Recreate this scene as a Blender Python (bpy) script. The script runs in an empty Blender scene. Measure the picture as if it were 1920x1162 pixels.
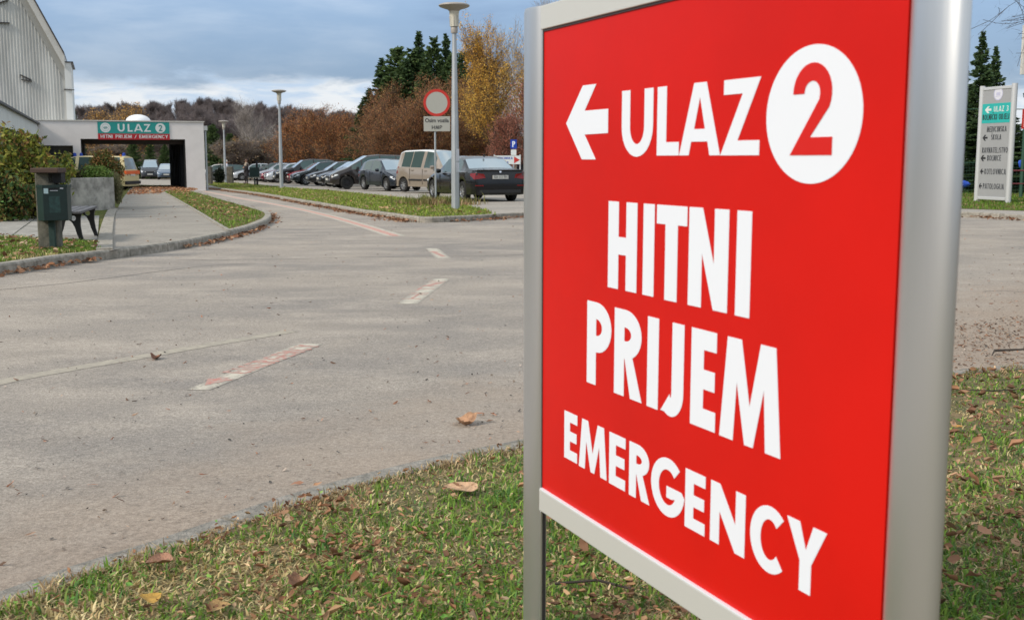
import bpy, bmesh, math, random
import numpy as np
from mathutils import Vector, Matrix
from mathutils.geometry import tessellate_polygon
random.seed(7); rng = np.random.default_rng(7)
R = math.radians
scene = bpy.context.scene
COL = scene.collection
# ------------------------------------------------------------------ camera
EYE = 1.12; FPX = 2094.0; TH = math.atan(284/2094); CT, ST = math.cos(TH), math.sin(TH)
SL = 0.00955            # the site falls gently away from the viewer
UP = 0.12               # kerb height
cam = bpy.data.objects.new('camera', bpy.data.cameras.new('camera')); COL.objects.link(cam)
cam.location = (0, 0, EYE); cam.rotation_euler = (R(90)-TH, 0, 0)
cam.data.sensor_width = 36; cam.data.lens = FPX/1920*36
cam.data.clip_start = .05; cam.data.clip_end = 3000
cam.data.dof.use_dof = True; cam.data.dof.focus_distance = 5.5; cam.data.dof.aperture_fstop = 11
scene.camera = cam
# ------------------------------------------------------------------ light
SUN_EL, SUN_AZ = 36, 238     # azimuth clockwise from +Y: behind the camera, to the left
w = bpy.data.worlds.new("World"); scene.world = w; w.use_nodes = True
nt = w.node_tree; N = nt.nodes; LK = nt.links; N.clear()
def wn(t, **k):
    n = N.new(t)
    for a, b in k.items(): setattr(n, a, b)
    return n
def mth(op, a, b=None, c=None, tree=None):
    T = tree or nt
    n = T.nodes.new('ShaderNodeMath'); n.operation = op
    for i, v in enumerate((a, b, c)):
        if v is None: continue
        if isinstance(v, (int, float)): n.inputs[i].default_value = v
        else: T.links.new(v, n.inputs[i])
    return n.outputs[0]
def ramp(T, fac, pts, interp='EASE'):
    n = T.nodes.new('ShaderNodeValToRGB'); n.color_ramp.interpolation = interp
    el = n.color_ramp.elements
    while len(el) < len(pts): el.new(.5)
    for e, (p, c) in zip(el, pts):
        e.position = p; e.color = (c[0], c[1], c[2], 1) if hasattr(c, '__len__') else (c, c, c, 1)
    T.links.new(fac, n.inputs[0]); return n.outputs[0]
def mix(T, fac, a, b, mode='MIX'):
    n = T.nodes.new('ShaderNodeMix'); n.data_type = 'RGBA'; n.blend_type = mode
    for s, v in ((n.inputs[0], fac), (n.inputs[6], a), (n.inputs[7], b)):
        if isinstance(v, (int, float)): s.default_value = v
        elif isinstance(v, tuple): s.default_value = (v[0], v[1], v[2], 1)
        else: T.links.new(v, s)
    return n.outputs[2]
tc = wn('ShaderNodeTexCoord'); sep = wn('ShaderNodeSeparateXYZ'); LK.new(tc.outputs['Generated'], sep.inputs[0])
mp = wn('ShaderNodeMapping'); mp.inputs['Scale'].default_value = (1, 1, 4.2); LK.new(tc.outputs['Generated'], mp.inputs[0])
def wnoise(scale, det, rough, dist=0):
    n = wn('ShaderNodeTexNoise'); n.inputs['Scale'].default_value = scale; n.inputs['Detail'].default_value = det
    n.inputs['Roughness'].default_value = rough; n.inputs['Distortion'].default_value = dist
    LK.new(mp.outputs[0], n.inputs['Vector']); return n.outputs['Fac']
n1 = wnoise(5.5, 10, .58, .3); n2 = wnoise(2.3, 6, .5, .2); n3 = wnoise(16, 8, .6, .4)
z = sep.outputs['Z']; x = sep.outputs['X']
edge = mth('ADD', mth('ADD', z, mth('MULTIPLY', mth('SUBTRACT', n1, .5), .075)), mth('MULTIPLY', mth('SUBTRACT', n3, .5), .03))
edge = mth('ADD', edge, mth('MULTIPLY', mth('ABSOLUTE', mth('ADD', x, .2)), .02))
deck = ramp(nt, edge, [(.061, 0), (.077, 1)])                      # 0 = bright gap at the horizon, 1 = cloud deck
grey = ramp(nt, mth('ADD', n2, mth('MULTIPLY', mth('SUBTRACT', n1, .5), .5)),
            [(.32, (1.75, 2.6, 4.1)), (.50, (2.3, 3.35, 4.9)), (.70, (3.5, 4.4, 5.7))])
bright = ramp(nt, n3, [(.33, (3.9, 4.9, 6.3)), (.60, (6.3, 6.5, 6.8))])
grey = mix(nt, 1.0, grey, ramp(nt, z, [(.065, .80), (.15, 1.14)], 'LINEAR'), 'MULTIPLY')
clouds = mix(nt, deck, bright, grey)
high = ramp(nt, z, [(.12, 0), (.30, 1)])                            # above the view the deck is brightened, more neutral, to light the ground
clouds = mix(nt, high, clouds, mix(nt, 1.0, clouds, (2.35, 1.80, 1.32), 'MULTIPLY'))
sky = wn('ShaderNodeTexSky'); sky.sky_type = 'NISHITA'; sky.sun_disc = False
sky.sun_elevation = R(SUN_EL); sky.sun_rotation = R(SUN_AZ); sky.altitude = 300; sky.dust_density = 1.5
col = mix(nt, .12, clouds, sky.outputs[0])
bg = wn('ShaderNodeBackground'); bg.inputs[1].default_value = .1; LK.new(col, bg.inputs[0])
wo = wn('ShaderNodeOutputWorld'); LK.new(bg.outputs[0], wo.inputs[0])
sun = bpy.data.objects.new('sun', bpy.data.lights.new('sun', 'SUN')); COL.objects.link(sun)
sun.data.energy = 2.1; sun.data.angle = R(11); sun.data.color = (1, .90, .76)
a_, e_ = R(SUN_AZ), R(SUN_EL)
sd = Vector((math.sin(a_)*math.cos(e_), math.cos(a_)*math.cos(e_), math.sin(e_)))
sun.rotation_euler = sd.to_track_quat('Z', 'Y').to_euler(); sun.location = (-20, -30, 30)
vs = scene.view_settings; vs.view_transform = 'Standard'; vs.look = 'None'; vs.gamma = 1; vs.use_curve_mapping = False
vs.exposure = .50
scene.render.engine = 'CYCLES'
# ------------------------------------------------------------------ helpers
def ray(px, py):
    a = (px-960)/FPX; b = (581-py)/FPX
    return a, CT+b*ST, b*CT-ST
def G(px, py, up=UP):                    # a point of the photographed ground, in metres on site
    x, y, z = ray(px, py); t = (EYE-up)/(-z-SL*y)
    return Vector((x*t, y*t, -SL*y*t+up))
def W(px, py, Y):
    x, y, z = ray(px, py); t = Y/y
    return Vector((x*t, Y, EYE+z*t))
def gz(y, up=UP): return -SL*y+up
AX = Vector((-.342, .94, 0)).normalized(); NX = Vector((.94, .342, 0)).normalized()   # axis of the site and its right

def tag(o, label=None, cat=None, group=None, kind=None):
    if label: o['label'] = label
    if cat: o['category'] = cat
    if group: o['group'] = group
    if kind: o['kind'] = kind
    return o
def empty(name, loc, rz=0, label=None, cat=None, group=None, kind=None):
    o = bpy.data.objects.new(name, None); COL.objects.link(o); o.location = loc; o.rotation_euler = (0, 0, rz)
    o.empty_display_size = .2
    return tag(o, label, cat, group, kind)
def linko(name, me, parent=None):
    o = bpy.data.objects.new(name, me); COL.objects.link(o)
    if parent: o.parent = parent
    return o
def copy_tree(o, parent=None):
    c = o.copy(); COL.objects.link(c); c.parent = parent
    for ch in o.children: copy_tree(ch, c)
    return c

class MB:
    def __init__(s): s.v = []; s.f = []; s.c = []
    def poly(s, pts):
        i = len(s.v); s.v += [tuple(p) for p in pts]; s.f.append(tuple(range(i, i+len(pts)))); return s
    def box(s, x0, x1, y0, y1, z0, z1, M=None, bev=0):
        P = [(x0,y0,z0),(x1,y0,z0),(x1,y1,z0),(x0,y1,z0),(x0,y0,z1),(x1,y0,z1),(x1,y1,z1),(x0,y1,z1)]
        if M is not None: P = [tuple(M @ Vector(p)) for p in P]
        i = len(s.v); s.v += P
        s.f += [(i,i+3,i+2,i+1),(i+4,i+5,i+6,i+7),(i,i+1,i+5,i+4),(i+1,i+2,i+6,i+5),(i+2,i+3,i+7,i+6),(i+3,i,i+4,i+7)]
        return s
    def tube(s, pts, radii, n=8, caps=True, ell=1):
        pts = [Vector(p) for p in pts]
        if not hasattr(radii, '__len__'): radii = [radii]*len(pts)
        base = len(s.v); up0 = None
        for k, p in enumerate(pts):
            d = (pts[min(k+1, len(pts)-1)]-pts[max(k-1, 0)]).normalized()
            ref = Vector((0,0,1)) if abs(d.z) < .9 else Vector((1,0,0))
            u = d.cross(ref).normalized(); v = d.cross(u).normalized()
            for j in range(n):
                t = 2*math.pi*j/n
                s.v.append(tuple(p+u*math.cos(t)*radii[k]+v*math.sin(t)*radii[k]*ell))
        for k in range(len(pts)-1):
            for j in range(n):
                a = base+k*n+j; b = base+k*n+(j+1) % n
                s.f.append((a, b, b+n, a+n))
        if caps:
            s.f.append(tuple(base+j for j in range(n))[::-1]); s.f.append(tuple(base+(len(pts)-1)*n+j for j in range(n)))
        return s
    def lathe(s, prof, n=20, M=None, close=False):
        base = len(s.v)
        for r, z in prof:
            for j in range(n):
                t = 2*math.pi*j/n; p = Vector((r*math.cos(t), r*math.sin(t), z))
                if M is not None: p = M @ p
                s.v.append(tuple(p))
        for k in range(len(prof)-1):
            for j in range(n):
                a = base+k*n+j; b = base+k*n+(j+1) % n
                s.f.append((a, b, b+n, a+n))
        return s
    def prism(s, loops, M, depth):
        """flat outline (first loop) with holes, extruded: local x,y outline, z from 0 to depth"""
        V = [[Vector((p[0], p[1], 0)) for p in l] for l in loops]
        tris = tessellate_polygon(V); flat = [p for l in V for p in l]; n = len(flat); b = len(s.v)
        for zz in (0, depth):
            s.v += [tuple(M @ Vector((p.x, p.y, zz))) for p in flat]
        for t in tris:
            A, B, C = (flat[i] for i in t)
            if (B-A).cross(C-A).z < 0: t = (t[0], t[2], t[1])
            s.f.append((b+n+t[0], b+n+t[1], b+n+t[2])); s.f.append((b+t[2], b+t[1], b+t[0]))
        o = 0
        for l in V:
            m = len(l)
            for i in range(m):
                j = (i+1) % m; s.f.append((b+o+i, b+o+j, b+n+o+j, b+n+o+i))
            o += m
        return s
    def mesh(s, name, mat, smooth=False, fixn=False):
        me = bpy.data.meshes.new(name); me.from_pydata(s.v, [], s.f)
        if fixn:
            bm = bmesh.new(); bm.from_mesh(me); bmesh.ops.recalc_face_normals(bm, faces=bm.faces); bm.to_mesh(me); bm.free()
        if mat: me.materials.append(mat)
        if smooth:
            me.polygons.foreach_set('use_smooth', [True]*len(me.polygons))
            try: me.set_sharp_from_angle(angle=R(38))
            except Exception: pass
        me.update(); return me
    def build(s, name, mat, parent=None, smooth=False, fixn=True, bevel=0):
        o = linko(name, s.mesh(name, mat, smooth, fixn), parent)
        if bevel:
            m = o.modifiers.new('bevel', 'BEVEL'); m.width = bevel; m.segments = 2; m.limit_method = 'ANGLE'; m.angle_limit = R(40)
        return o

def npmesh(name, V, F, mat, cols=None):
    """V (n,3), F (m,k) same size polygons; cols (n,3) per-vertex colour of the thing itself"""
    V = np.asarray(V, np.float32); F = np.asarray(F, np.int32)
    me = bpy.data.meshes.new(name); k = F.shape[1]
    me.vertices.add(len(V)); me.vertices.foreach_set('co', V.ravel())
    me.loops.add(F.size); me.loops.foreach_set('vertex_index', F.ravel())
    me.polygons.add(len(F)); me.polygons.foreach_set('loop_start', np.arange(0, F.size, k, dtype=np.int32))
    try: me.polygons.foreach_set('loop_total', np.full(len(F), k, np.int32))
    except Exception: pass
    if cols is not None:
        a = me.color_attributes.new('tint', 'FLOAT_COLOR', 'POINT')
        c4 = np.ones((len(V), 4), np.float32); c4[:, :3] = cols; a.data.foreach_set('color', c4.ravel())
    me.update(calc_edges=True); me.materials.append(mat); return me

# ------------------------------------------------------------------ materials
def mat(name, col=(.5,.5,.5), rough=.6, metal=0, var=0, vscale=8, bump=0, bscale=60, col2=None, spec=.5, coat=0, stretch=None):
    m = bpy.data.materials.new(name); m.use_nodes = True; T = m.node_tree; b = T.nodes['Principled BSDF']
    b.inputs['Base Color'].default_value = (*col, 1); b.inputs['Roughness'].default_value = rough
    b.inputs['Metallic'].default_value = metal; b.inputs['Specular IOR Level'].default_value = spec
    if coat: b.inputs['Coat Weight'].default_value = coat; b.inputs['Coat Roughness'].default_value = .06
    if var or col2 or bump:
        t = T.nodes.new('ShaderNodeTexCoord'); mpn = T.nodes.new('ShaderNodeMapping'); T.links.new(t.outputs['Object'], mpn.inputs[0])
        if stretch: mpn.inputs['Scale'].default_value = stretch
        if var or col2:
            n = T.nodes.new('ShaderNodeTexNoise'); n.inputs['Scale'].default_value = vscale; n.inputs['Detail'].default_value = 7
            n.inputs['Roughness'].default_value = .62; T.links.new(mpn.outputs[0], n.inputs['Vector'])
            c2 = col2 or tuple(c*(1-var) for c in col); c1 = col if col2 else tuple(min(1, c*(1+var*.5)) for c in col)
            T.links.new(ramp(T, n.outputs['Fac'], [(.36, c2), (.64, c1)], 'LINEAR'), b.inputs['Base Color'])
        if bump:
            n = T.nodes.new('ShaderNodeTexNoise'); n.inputs['Scale'].default_value = bscale; n.inputs['Detail'].default_value = 5
            T.links.new(mpn.outputs[0], n.inputs['Vector'])
            bp = T.nodes.new('ShaderNodeBump'); bp.inputs['Strength'].default_value = bump; bp.inputs['Distance'].default_value = .01
            T.links.new(n.outputs['Fac'], bp.inputs['Height']); T.links.new(bp.outputs[0], b.inputs['Normal'])
    return m
def tint_mat(name, rough=.7, transl=.25, mul=(1,1,1)):
    m = bpy.data.materials.new(name); m.use_nodes = True; T = m.node_tree; b = T.nodes['Principled BSDF']
    a = T.nodes.new('ShaderNodeVertexColor'); a.layer_name = 'tint'
    c = mix(T, 1.0, a.outputs[0], mul, 'MULTIPLY')
    T.links.new(c, b.inputs['Base Color']); b.inputs['Roughness'].default_value = rough; b.inputs['Specular IOR Level'].default_value = .25
    if transl:
        tr = T.nodes.new('ShaderNodeBsdfTranslucent'); T.links.new(c, tr.inputs[0])
        mx = T.nodes.new('ShaderNodeMixShader'); mx.inputs[0].default_value = transl
        T.links.new(b.outputs[0], mx.inputs[1]); T.links.new(tr.outputs[0], mx.inputs[2])
        T.links.new(mx.outputs[0], T.nodes['Material Output'].inputs[0])
    return m
FOL = tint_mat('foliage', .65, .25); GRS = tint_mat('grass_blades', .6, .3); LEAF = tint_mat('dry_leaves', .75, .15)
M = dict(
 alu = mat('satin_aluminium', (.60,.61,.62), .33, .82, var=.03, vscale=3, bump=.02, bscale=300, stretch=(1,1,.05)),
 alu_paint = mat('pale_grey_rail', (.56,.565,.545), .42, .15, bump=.02, bscale=200),
 red = mat('red_vinyl', (.60,.009,.005), .42, var=.10, vscale=1.3, bump=.015, bscale=500, spec=.15),
 redprint = mat('red_print', (.60,.009,.005), .42, spec=.35),
 white = mat('white_vinyl', (.76,.80,.88), .45),
 galv = mat('galvanised_steel', (.40,.43,.46), .5, .35, var=.12, vscale=5, stretch=(1,1,.3)),
 concrete = mat('concrete', (.36,.34,.31), .9, col2=(.22,.21,.19), vscale=5, bump=.4, bscale=40),
 kerb = mat('kerb_concrete', (.40,.365,.315), .95, col2=(.20,.185,.155), vscale=11, bump=.9, bscale=70),
 kerbdark = mat('kerb_mortar', (.13,.125,.11), .95, var=.4, vscale=9),
 postconc = mat('old_post_concrete', (.17,.16,.13), .95, col2=(.06,.062,.05), vscale=6, bump=.5, bscale=50),
 planter = mat('weathered_planter_concrete', (.50,.475,.43), .92, col2=(.20,.19,.175), vscale=3.4, bump=.4, bscale=30),
 render = mat('pale_render', (.74,.70,.685), .9, var=.06, vscale=1.2, bump=.2, bscale=25),
 whitewall = mat('white_fascia', (.66,.67,.66), .8, var=.10, vscale=1.5, stretch=(1,1,.3)),
 siding = mat('ribbed_grey_siding', (.56,.56,.535), .7, .0, var=.22, vscale=1.1, stretch=(1,1,.25)),
 verge = mat('roof_verge_sheet', (.60,.585,.55), .7, var=.08, vscale=2),
 flashing = mat('dark_flashing', (.05,.045,.045), .5),
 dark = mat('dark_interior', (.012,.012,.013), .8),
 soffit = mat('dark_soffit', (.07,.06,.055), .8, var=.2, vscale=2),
 darkglass = mat('dark_glass', (.02,.025,.03), .08, spec=.8),
 teal = mat('teal_banner', (.012,.27,.25), .55), crimson = mat('crimson_banner', (.42,.012,.02), .55),
 banwhite = mat('banner_white', (.66,.70,.70), .6), banteal = mat('banner_teal_print', (.012,.20,.19), .55),
 dome = mat('white_acrylic_dome', (.82,.83,.85), .3),
 bin = mat('dark_green_enamel', (.006,.026,.023), .42, var=.25, vscale=6, bump=.05, bscale=30),
 binpole = mat('green_pole_paint', (.012,.04,.035), .6, var=.3, vscale=9),
 brownwood = mat('brown_board', (.075,.045,.035), .85, var=.3, vscale=5, stretch=(1,8,8)),
 slat = mat('dark_bench_slats', (.085,.083,.09), .6, var=.25, vscale=4, stretch=(8,1,8), bump=.2, bscale=40),
 iron = mat('black_cast_iron', (.012,.012,.014), .45),
 sticker = mat('pale_sticker', (.45,.6,.62), .5), stick2 = mat('white_sticker', (.6,.62,.68), .5),
 signgrey = mat('sign_back_grey', (.38,.38,.35), .5), signred = mat('sign_red', (.50,.03,.02), .45),
 ink = mat('black_ink', (.02,.02,.025), .6), inkgrey = mat('charcoal_ink', (.045,.05,.06), .6),
 totem = mat('grey_totem_face', (.33,.335,.35), .45, var=.03), totemframe = mat('totem_frame', (.60,.61,.63), .4, .3),
 tealp = mat('teal_panel', (.02,.40,.38), .5), sealc = mat('seal_lilac', (.50,.50,.66), .5), sealw = mat('seal_white', (.66,.66,.74), .5),
 blue = mat('blue_sign', (.01,.05,.38), .4), bluet = mat('blue_plastic', (.02,.08,.5), .5),
 rubber = mat('tyre_rubber', (.012,.012,.012), .85), rim = mat('alloy_rim', (.45,.46,.48), .35, .7), dkrim = mat('dark_rim', (.05,.05,.055), .35, .6),
 cglass = mat('car_glass', (.06,.10,.098), .05, .4, spec=.8), cglassb = mat('windscreen_glass', (.42,.50,.55), .05, .65, spec=.8),
 plast = mat('black_plastic', (.016,.016,.018), .6), lens = mat('headlamp_lens', (.62,.65,.68), .12, spec=.8),
 tail = mat('tail_lamp', (.20,.006,.008), .2, spec=.5), plate = mat('plate_white', (.55,.55,.52), .5), amber = mat('amber_lamp', (.6,.2,.02), .3),
 chrome = mat('chrome', (.7,.7,.72), .15, 1),
 skin = mat('skin', (.45,.26,.19), .6), coat = mat('white_coat', (.68,.70,.80), .8, var=.06), darkcloth = mat('dark_coat', (.02,.017,.022), .9),
 beige = mat('beige_scarf', (.30,.25,.20), .9), hairw = mat('white_hair', (.6,.57,.52), .8), hairb = mat('brown_hair', (.12,.07,.05), .8),
 trunk = mat('bark', (.060,.048,.040), .95, var=.4, vscale=6), birch = mat('birch_bark', (.46,.42,.38), .9, col2=(.22,.19,.17), vscale=5),
 needlebark = mat('spruce_bark', (.045,.035,.028), .95), fencegreen = mat('green_fence_paint', (.02,.07,.045), .6),
 cream = mat('cream_wall', (.50,.46,.36), .9, var=.1), paint = mat('faded_yellow_paint', (.50,.46,.36), .85),
 barrier = mat('dark_red_rail', (.16,.03,.04), .5),
)
def carpaint(name, c, metal=.35): return mat(name, c, .25, metal, coat=.45, spec=.4)

# asphalt: real colours only (aggregate, dust along the kerb, stains)
def asphalt(name, base=(.345,.304,.262), dark=(.235,.216,.200), dust=None):
    m = bpy.data.materials.new(name); m.use_nodes = True; T = m.node_tree; b = T.nodes['Principled BSDF']
    b.inputs['Roughness'].default_value = .95; b.inputs['Specular IOR Level'].default_value = .2
    g = T.nodes.new('ShaderNodeNewGeometry'); P = g.outputs['Position']
    def ns(sc, det=5, ro=.6, vec=P, st=None):
        if st:
            q = T.nodes.new('ShaderNodeMapping'); q.inputs['Scale'].default_value = st; T.links.new(P, q.inputs[0]); vec = q.outputs[0]
        n = T.nodes.new('ShaderNodeTexNoise'); n.inputs['Scale'].default_value = sc; n.inputs['Detail'].default_value = det
        n.inputs['Roughness'].default_value = ro; T.links.new(vec, n.inputs['Vector']); return n.outputs['Fac']
    c = ramp(T, ns(.35, 8, .65), [(.34, dark), (.62, base)], 'LINEAR')
    c = mix(T, ramp(T, ns(1.6, 8, .7, st=(.6, 1, 1)), [(.46, 0), (.68, .8)], 'LINEAR'), c, tuple(v*1.20 for v in base))
    c = mix(T, ramp(T, ns(.9, 9, .75, st=(.45, 1.1, 1)), [(.30, .40), (.46, 0)], 'LINEAR'), c, tuple(v*.68 for v in base))
    c = mix(T, 1.0, c, ramp(T, ns(120, 4, .8), [(.32, .50), (.5, 1.0), (.68, 1.42)], 'LINEAR'), 'MULTIPLY')
    c = mix(T, 1.0, c, ramp(T, ns(40, 5, .85), [(.34, .74), (.64, 1.22)], 'LINEAR'), 'MULTIPLY')
    v = T.nodes.new('ShaderNodeTexVoronoi'); v.inputs['Scale'].default_value = 70; T.links.new(P, v.inputs['Vector'])
    spk = mth('MULTIPLY', ramp(T, v.outputs['Distance'], [(.10, 1), (.2, 0)], 'LINEAR'), ramp(T, ns(35, 2), [(.55, 0), (.62, 1)], 'LINEAR'), tree=T)
    c = mix(T, mth('MULTIPLY', spk, .6, tree=T), c, (.09,.08,.075))
    if dust:
        p0, nrm = dust
        s2 = T.nodes.new('ShaderNodeSeparateXYZ'); T.links.new(P, s2.inputs[0])
        d = mth('ADD', mth('MULTIPLY', s2.outputs[0], nrm[0], tree=T), mth('MULTIPLY', s2.outputs[1], nrm[1], tree=T), tree=T)
        d = mth('SUBTRACT', d, p0[0]*nrm[0]+p0[1]*nrm[1], tree=T)
        d = mth('ADD', d, mth('MULTIPLY', mth('SUBTRACT', ns(1.5, 7, .65), .5, tree=T), 2.2, tree=T), tree=T)
        k = ramp(T, mth('MULTIPLY', d, .5, tree=T), [(.0, .80), (.25, .55), (.75, .0)], 'LINEAR')
        c = mix(T, k, c, mix(T, ramp(T, ns(48, 6, .85), [(.36, 0), (.62, 1)], 'LINEAR'), (.17,.13,.10), (.43,.345,.275)))
    T.links.new(c, b.inputs['Base Color'])
    bp = T.nodes.new('ShaderNodeBump'); bp.inputs['Strength'].default_value = .6; bp.inputs['Distance'].default_value = .006
    T.links.new(ns(160, 4, .7), bp.inputs['Height']); T.links.new(bp.outputs[0], b.inputs['Normal'])
    return m
KF = [(-260,1178),(-120,1140),(0,1097),(100,1062),(200,1031),(300,1001),(400,967),(500,934),(600,904),(700,880),(800,855),(985,818),(1200,778),(1500,729),(1780,692),(1920,682),(2150,668)]
kp0 = G(100,1062); kp1 = G(985,818); kd = (kp1-kp0).normalized(); kn = (-kd.y, kd.x)
ASPH = asphalt('asphalt_road', dust=((kp0.x, kp0.y), kn)); ASPH2 = asphalt('asphalt_lot', (.34,.31,.275), (.28,.255,.225))
PAVE = asphalt('asphalt_path', (.315,.288,.252), (.25,.23,.205))
def grassmat(name, g=(.085,.125,.022), y=(.22,.19,.075), br=(.20,.125,.07), brown=.5):
    m = bpy.data.materials.new(name); m.use_nodes = True; T = m.node_tree; b = T.nodes['Principled BSDF']
    b.inputs['Roughness'].default_value = .95; b.inputs['Specular IOR Level'].default_value = .1
    P = T.nodes.new('ShaderNodeNewGeometry').outputs['Position']
    def ns(sc, det=6, ro=.65):
        n = T.nodes.new('ShaderNodeTexNoise'); n.inputs['Scale'].default_value = sc; n.inputs['Detail'].default_value = det
        n.inputs['Roughness'].default_value = ro; T.links.new(P, n.inputs['Vector']); return n.outputs['Fac']
    c = mix(T, ramp(T, ns(3.2), [(.42, 0), (.62, .8)], 'LINEAR'), g, y)
    c = mix(T, ramp(T, ns(1.3, 8, .75), [(brown, 0), (brown+.15, .85)], 'LINEAR'), c, br)
    c = mix(T, 1.0, c, ramp(T, ns(45, 5, .8), [(.3, .45), (.7, 1.5)], 'LINEAR'), 'MULTIPLY')
    T.links.new(c, b.inputs['Base Color'])
    bp = T.nodes.new('ShaderNodeBump'); bp.inputs['Strength'].default_value = 1; bp.inputs['Distance'].default_value = .03
    T.links.new(ns(30, 5, .8), bp.inputs['Height']); T.links.new(bp.outputs[0], b.inputs['Normal'])
    return m
GM = grassmat('grass_turf'); GM2 = grassmat('grass_dry', brown=.42); GFAR = grassmat('ground_litter', (.05,.06,.018), (.12,.09,.05), (.11,.07,.04), .35)
SOIL = mat('turf_soil', (.20,.14,.07), .95, col2=(.07,.08,.025), vscale=9, bump=.6, bscale=60)

# ------------------------------------------------------------------ ground sheets
def sheet(name, pts, up, m, label=None):
    V = [[Vector((p[0], p[1], 0)) for p in pts]]; t = tessellate_polygon(V)
    mb = MB(); mb.v = [(p[0], p[1], gz(p[1], up)) for p in pts]
    for a, b, c in t:
        A, B, C = (V[0][i] for i in (a, b, c))
        mb.f.append((a, b, c) if (B-A).cross(C-A).z > 0 else (a, c, b))
    o = mb.build(name, m, fixn=False); o['kind'] = 'structure'
    return o
def pxs(L, up=UP): return [G(a, b, up) for a, b in L]
def resample(P, step):
    P = [Vector((p[0], p[1], 0)) for p in P]; out = []
    for i in range(len(P)-1):                      # Catmull-Rom
        a, b, c, d = P[max(i-1, 0)], P[i], P[i+1], P[min(i+2, len(P)-1)]
        n = max(2, int((c-b).length/.12))
        for k in range(n):
            t = k/n
            out.append(.5*((2*b)+(-a+c)*t+(2*a-5*b+4*c-d)*t*t+(-a+3*b-3*c+d)*t**3))
    out.append(P[-1])
    L = [0]
    for i in range(1, len(out)): L.append(L[-1]+(out[i]-out[i-1]).length)
    n = max(1, round(L[-1]/step)); s = np.linspace(0, L[-1], n+1)
    xs = np.interp(s, L, [p.x for p in out]); ys = np.interp(s, L, [p.y for p in out])
    return [Vector((a, b, 0)) for a, b in zip(xs, ys)]
def offset(P, d):
    o = []
    for i in range(len(P)):
        t = (P[min(i+1, len(P)-1)]-P[max(i-1, 0)]).normalized(); o.append(P[i]+Vector((-t.y, t.x, 0))*d)
    return o
def kerb(pts, side, name='kerb', length=1.0, width=.14, h=UP, m=None):
    """side +1: the raised ground is on the left of the line of travel"""
    sub = 4; base = resample(pts, length/sub); inn = offset(base, side*width)
    chf = offset(base, side*.02); fil = offset(base, side*.012); inn2 = offset(base, side*(width-.012))
    par = empty(name, (0, 0, 0), kind='structure')
    def section(i, j0, j1):
        pass
    nst = (len(base)-1)//sub
    for k in range(nst):
        mb = MB(); i0 = k*sub; i1 = min(i0+sub, len(base)-1)
        dz = random.uniform(-.004, .005); js = random.uniform(-.004, .004)
        for i in range(i0, i1+1):
            b, c, n_ = base[i], chf[i], inn[i]
            t = (base[min(i+1, len(base)-1)]-base[max(i-1, 0)]).normalized()
            sh = t*.006 if i == i0 else (-t*.006 if i == i1 else Vector((0,0,0)))
            o = Vector((-t.y, t.x, 0))*side*js
            for p, zz in ((b, -.05), (b, h-.022), (c, h), (n_, h), (n_, -.05)):
                q = p+sh+o; mb.v.append((q.x, q.y, gz(q.y, zz+dz*(zz > 0))))
        m_ = i1-i0
        for s_ in range(m_):
            for j in range(4):
                a = s_*5+j; mb.f.append((a, a+1, a+6, a+5))
        mb.f.append((0,1,2,3,4)); e = m_*5; mb.f.append((e+4,e+3,e+2,e+1,e))
        mb.build('kerb_stone', m or M['kerb'], par)
    mb = MB(); n = len(base)                       # mortar bed seen in the joints
    for i in range(n):
        for p, zz in ((fil[i], -.04), (fil[i], h-.016), (inn2[i], h-.010), (inn2[i], -.04)): mb.v.append((p.x, p.y, gz(p.y, zz)))
    for i in range(n-1):
        for j in range(3): a = i*4+j; mb.f.append((a, a+1, a+5, a+4))
    mb.build('mortar_bed', M['kerbdark'], par)
    return par, base, inn

# terrain with the wooded hill, plus unseen hills added around to darken reflections
nx, ny = 84, 84
xs = np.linspace(-520, 520, nx); ys = np.concatenate([np.linspace(-500, -60, 22), np.linspace(-50, 140, 18), np.linspace(150, 700, ny-40)])
def terrain(x, y):
    q_ = math.hypot(x, y); added_hill = 0
    if y < 150 or abs(x) > 130:
        k_ = min(1, max(0, (q_-85)/120)); fr = min(1, max(0, (abs(math.degrees(math.atan2(x, y)))-40)/25)); added_hill = k_*k_*(3-2*k_)*24*fr
    if y < 150: return -SL*max(y,-60)-.03+added_hill
    t = min(1, max(0, (y-165)/125)); t = t*t*(3-2*t)
    prof = 8.2*math.exp(-((x+.30*y)/75)**2)+2.0
    return -SL*150-.03+max(t*prof, added_hill)
mb = MB()
for y in ys:
    for x in xs: mb.v.append((x, y, terrain(x, y)))
for j in range(len(ys)-1):
    for i in range(nx-1):
        a = j*nx+i; mb.f.append((a, a+1, a+nx+1, a+nx))
o = mb.build('ground', GFAR, smooth=True, fixn=False); o['kind'] = 'structure'
sheet('road', [(-46,-20),(46,-20),(46,60),(20,75),(-10,110),(-46,125)], 0, ASPH)

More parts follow.
